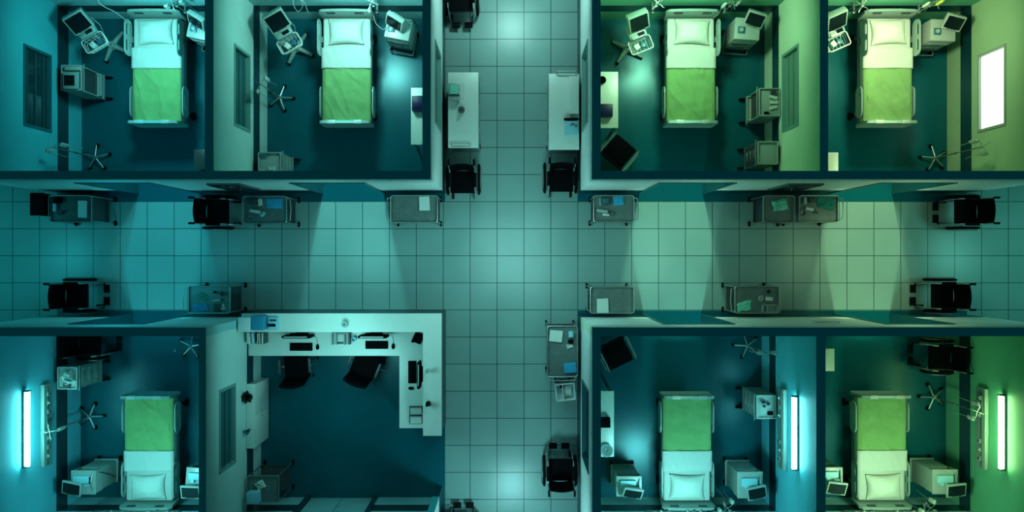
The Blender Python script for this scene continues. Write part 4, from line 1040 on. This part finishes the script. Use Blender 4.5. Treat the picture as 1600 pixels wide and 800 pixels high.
def computer_monitor(label, px, py, w, rz):
    p = P(px, py, ZD + .4); p.z = ZD
    t = thing('computer_monitor', label, 'monitor', p, rz, 'computers in the nurse station')
    MB().box((0, 0, .27), (w, .045, .32), bev=.012).box((0, .03, .25), (w * .6, .04, .2), bev=.015).build('casing', 'black', t)
    MB().box((-.01, -.0, .432), (w * .8, .018, .006)).build('top_edge', 'white', t, smooth=False)
    MB().box((0, -.024, .27), (w - .04, .004, .28)).build('screen', 'screen', t, smooth=False)
    MB().cyl((0, .03, .01), (0, .03, .2), .025).build('neck', 'black', t)
    MB().box((0, .03, .008), (.22, .15, .016), bev=.005).build('foot', 'black', t)
computer_monitor('black computer screen at the left seat of the nurse station', 463, 526.5, .5, 0)
computer_monitor('black computer screen at the middle seat of the nurse station', 582, 526.5, .5, 0)
computer_monitor('black computer screen on the right arm of the nurse desk', 654, 587, .46, R(-90))
def keyboard(label, px, py, rz):
    p = P(px, py, ZD + .02); p.z = ZD
    t = thing('keyboard', label, 'keyboard', p, rz)
    MB().box((0, 0, .01), (.40, .14, .02), bev=.005).build('key_base', 'black', t)
    b = MB()
    for r_ in range(4):
        for c_ in range(13): b.box((-.175 + c_ * .029, -.045 + r_ * .03, .022), (.022, .022, .006))
    b.build('keys', 'black', t, smooth=False)
keyboard('black keyboard before the left nurse station screen', 470.5, 542, 0)
keyboard('black keyboard before the middle nurse station screen', 588.5, 539, 0)
keyboard('black keyboard on the right arm of the nurse desk', 644, 581.5, R(-90))
def mouse(label, px, py, rz):
    p = P(px, py, ZD)
    t = thing('computer_mouse', label, 'mouse', p, rz)
    MB().ball((0, 0, .014), .05, (.62, 1.05, .42), 14).build('shell', 'black', t)
    MB().cyl((-.006, .022, .032), (.006, .022, .032), .008).build('scroll_wheel', 'dgrey', t)
mouse('black mouse right of the left nurse station keyboard', 496.5, 542, 0)
mouse('black mouse right of the middle nurse station keyboard', 614.6, 541, 0)
mouse('black mouse below the keyboard on the right arm of the nurse desk', 642.5, 606.5, R(-90))
hose('mouse cable curling behind the left nurse station mouse', [P(496.5, 537.5, ZD + .012), P(495, 530, ZD + .008), P(491, 524, ZD + .008), P(488, 521, ZD + .008)], .003, 'dgrey', 'mouse_cable')
hose('mouse cable curling behind the middle nurse station mouse', [P(614.6, 536.5, ZD + .012), P(614, 529, ZD + .008), P(612, 524, ZD + .008)], .003, 'dgrey', 'mouse_cable')
# boxes on the counter end
boxy('carton', 'white carton at the left end of the nurse counter', 'box', 381, 507, ZC, .21, .24, .24, 'carton')
boxy('carton', 'blue carton beside the white one at the left end of the nurse counter', 'box', 402, 505, ZC, .21, .24, .22, 'blue')
ct = thing('card_terminal', 'grey desk terminal right of the blue carton on the nurse counter', 'terminal', P(426.5, 505, ZC + .05) - Vector((0, 0, .05)))
MB().box((0, 0, .025), (.2, .22, .05), bev=.03).build('housing', 'paleblue', ct); MB().box((0, .05, .052), (.11, .03, .006)).build('slot', 'dgrey', ct); MB().box((-.02, -.035, .052), (.13, .05, .006)).build('display', 'screen', ct)
for k, (x, m) in enumerate(((388, 'paper'), (395, 'blue'), (402.5, 'black'), (405.5, 'brown'), (410, 'dgrey'))):
    nm = ['white binder at the far left', 'blue binder second', 'black binder in the middle', 'tan binder fourth', 'dark binder last']
    p = P(x, 528.5, ZD + .26); p.z = ZD
    bd = thing('ring_binder', nm[k] + ' in the row under the blue carton', 'binder', p, R([6, 4, 0, 3, 0][k]), 'binders on the nurse desk')
    wd = [.06, .06, .035, .03, .05][k]
    MB().box((0, 0, .13), (wd, .2, .26), bev=.004).build('cover', m, bd); MB().box((0, -.004, .257), (wd * .6, .18, .008)).build('pages', 'paper', bd)
# organiser, roll, cups
og = thing('desk_organizer', 'white desk organizer between the two upper computers', 'organizer', P(532, 529, .85) - Vector((0, 0, .098)))
b = MB()
for x in (-.15, -.07, .07, .15): b.box((x, 0, .06), (.014, .22, .12))
b.box((0, 0, .006), (.31, .22, .012)); b.box((0, .1, .06), (.31, .012, .12)); b.build('tray_wall', 'white', og, smooth=False)
MB().box((0, .01, .07), (.11, .14, .04), bev=.004).build('tray_insert', 'paper', og)
MB().box((.155, 0, .07), (.03, .2, .13)).build('end_panel', 'dgrey', og, smooth=False)
MB().box((0, -.08, .06), (.1, .03, .05), bev=.004).build('label_strip', 'dgrey', og)
round_thing('paper_roll', 'white paper roll standing on the counter above the organizer', 'paper roll', 538, 507, ZC + .1, [(.055, -.1), (.055, .0), (.02, .0), (.02, -.04)], 'white')
round_thing('cup', 'pale teal cup right of the desk organizer', 'cup', 554, 529, ZD, [(.035, 0), (.045, .1), (.038, .1), (.03, .02)], 'paleblue')
ph = thing('desk_phone', 'black desk phone with lifted handset in the corner of the nurse desk', 'phone', P(653, 529, .82) - Vector((0, 0, .068)), R(-25))
MB().box((0, 0, .025), (.15, .18, .05), bev=.02).build('phone_base', 'black', ph); MB().tube([(-.06, -.09, .06), (-.07, -.05, .085), (-.07, .04, .085), (-.06, .08, .06)], [.028, .018, .018, .028], 10).build('handset', 'black', ph)
for k, y in enumerate((641, 655)):
    p = P(650, y, ZD); pt = thing('paper_tray', ['upper', 'lower'][k] + ' of two paper trays at the end of the nurse desk', 'paper tray', p, 0, 'paper trays on the nurse desk')
    b = MB(); b.box((0, 0, .005), (.22, .15, .01)); b.box((0, .073, .04), (.22, .01, .08)); b.box((-.107, 0, .02), (.008, .15, .04)); b.build('tray_wall', 'dgrey', pt, smooth=False)
    MB().box((0, -.005, .022), (.2, .13, .022), rz=R(2)).build('sheets', 'paper', pt, smooth=False)
def plant(name, label, px, py, z, r, n, potm='pot', leafm='leaf', pr=.05, seed=1, h=.16):
    rnd = random.Random(seed); p = P(px, py, z); t = thing(name, label, 'plant', p)
    MB().lathe((0, 0, 0), [(pr * .75, 0), (pr, .09), (pr * .9, .09), (pr * .8, .07)], 18).build('pot', potm, t)
    b = MB()
    for k in range(n):
        a = rnd.uniform(0, 2 * PI); L = r * rnd.uniform(.6, 1.1); w = L * .28; hh = h * rnd.uniform(.5, 1.1)
        c, s = math.cos(a), math.sin(a)
        def fn(u, v, L=L, w=w, hh=hh, c=c, s=s):
            y = (v - .5) * 2 * w * math.sin(PI * min(max(u, .02), .99)) ** .8; x = L * u; zz = .08 + hh * math.sin(u * 2.0) - .02 * abs(v - .5)
            return Vector((x * c - y * s, x * s + y * c, zz))
        b.grid(fn, 6, 2)
    b.build('leaves', leafm, t)
    return t
plant('potted_plant', 'dark bushy plant on the low white cabinet', 390.5, 618, .87, .11, 26, seed=3)
plant('potted_succulent', 'small dark pot plant on the right arm of the nurse counter', 669.8, 629.5, ZC, .06, 16, seed=5, pr=.045, h=.07)
gv = plant('glass_vase', 'clear vase with pale sprigs on the right arm of the nurse counter', 669, 579, ZC, .07, 9, 'paleblue', 'cream', .035, 8, .1)
plant('sprig_vase', 'thin grey sprigs in a small vase on the low white cabinet', 391, 671, .87, .08, 10, 'shell', 'dial', .025, 9, .12)
# low cabinet
p0 = P(376.5, 701, .86); p1 = P(398.5, 600, .86)
lc = thing('low_cabinet', 'low white cabinet under the window of the nurse station', 'cabinet', (-4.607, (p0.y + p1.y) / 2, 0)); d = p1.y - p0.y; w = .154
MB().box((0, 0, .845), (w, d, .03), bev=.005).build('cabinet_top', 'cream', lc); MB().box((-.005, 0, .43), (w - .02, d - .02, .8)).build('cabinet_body', 'cream', lc, smooth=False)
for s in (-1, 1):
    dd = MB().box((w / 2 - .008, s * d / 4, .44), (.018, d / 2 - .02, .76), bev=.003).build('door', 'cream', lc); MB().ball((w / 2 + .008, s * .05, .5), .012).build('knob', 'chrome', dd)

# ------------------------------------------------------------------ light
def area(name, loc, size, power, col, rot=(0, 0, 0), sy=None, spread=180):
    l = bpy.data.lights.new(name, 'AREA'); l.energy = power; l.color = col; l.size = size
    if sy: l.shape = 'RECTANGLE'; l.size_y = sy
    l.spread = R(spread)
    o = bpy.data.objects.new(name, l); C.objects.link(o); o.location = loc; o.rotation_euler = rot
    return o
CY = (.36, 1.0, .98); TE = (.46, 1.0, .90); GT = (.60, 1.0, .62); YG = (.88, 1.0, .58)
area('ceiling_lamp_room_one', (-5.9, 3.5, 2.62), .42, 50, (.30, 1.0, .98))
area('ceiling_lamp_room_two', (-2.58, 3.96, 2.62), .42, 52, TE)
area('ceiling_lamp_room_three', (2.76, 3.96, 2.62), .42, 54, GT)
area('ceiling_lamp_room_four', (6.2, 3.7, 2.62), .42, 58, YG)
area('ceiling_lamp_room_five', (-6.0, -3.7, 2.62), .42, 30, (.30, 1.0, .98))
area('ceiling_lamp_room_six', (2.71, -4.2, 2.62), .42, 36, CY)
area('ceiling_lamp_room_seven', (6.2, -3.9, 2.62), .42, 37, (.66, 1.0, .58))
area('ceiling_lamp_nurse', (-2.9, -1.9, 2.66), .9, 24, CY)
area('ceiling_lamp_crossing_top', (0, 5.0, 2.66), .45, 48, (.54, 1, .92))
area('ceiling_lamp_crossing_bottom', (0, -5.0, 2.66), .45, 40, (.44, .98, 1))
area('ceiling_lamp_crossing_middle', (0, 0, 2.68), 1.5, 44, (.45, 1, .95))
def spot(name, loc, power, col, deg=112, rad=.3, aim=None, blend=1):
    l = bpy.data.lights.new(name, 'SPOT'); l.energy = power; l.color = col; l.spot_size = R(deg); l.spot_blend = blend; l.shadow_soft_size = rad
    o = bpy.data.objects.new(name, l); C.objects.link(o); o.location = loc
    if aim: o.rotation_euler = (Vector(aim) - Vector(loc)).to_track_quat('-Z', 'Y').to_euler()
for i, (x, pw, pool, col) in enumerate(((-6.3, 7, 9, (.02, .80, 1)), (-3.05, 5, 12, (.28, 1, .97)), (3.05, 6, 14, (.56, 1, .72)), (6.4, 7, 18, (.74, 1, .56)), (9.6, 14, 60, (.24, 1, .82)), (-9.6, 11, 50, (.05, .92, 1)))):
    area('corridor_fill_%d' % i, (x, 0, 2.66), .8, pw, col, sy=1.6)  # added weak fill that brightens the corridor walls
    spot('corridor_pool_spot_%d' % i, (x, 0, 2.66), pool, col)  # added spot imitating light spilled from doorways and corridor ends
# added spots in each room that strengthen the light spilling through its doorway
for i, (o, up, pw, col) in enumerate(((UD1, 1, 250, (.02, .82, 1)), (UD2, 1, 430, (.34, 1, .97)), (UD3, 1, 360, (.56, 1, .70)), (UD4, 1, 400, (.78, 1, .54)),
                                      (LD1, -1, 195, (.02, .82, 1)), (LD2, -1, 300, (.50, 1, .76)), (LD3, -1, 300, (.72, 1, .56)))):
    x = (o[0] + o[1]) / 2
    spot('doorway_boost_spot_%d' % i, (x, up * 4.0, 2.6), pw, col, 34, .12, (x, up * -.2, 0), .3)
w = bpy.data.worlds.new('world'); S.world = w; w.use_nodes = True
bgn = w.node_tree.nodes['Background']; bgn.inputs['Color'].default_value = (.03, .72, .80, 1); bgn.inputs['Strength'].default_value = .045

# ------------------------------------------------------------------ camera
cam = bpy.data.cameras.new('camera'); co = bpy.data.objects.new('camera', cam); C.objects.link(co)
co.location = (0, 0, D); co.rotation_euler = (0, 0, 0)
cam.sensor_fit = 'HORIZONTAL'; cam.sensor_width = 36; cam.lens = F / 1600 * 36; cam.clip_end = 100
S.camera = co
S.view_settings.view_transform = 'Standard'
S.view_settings.look = 'None'
S.view_settings.exposure = 0.22
S.view_settings.gamma = .88
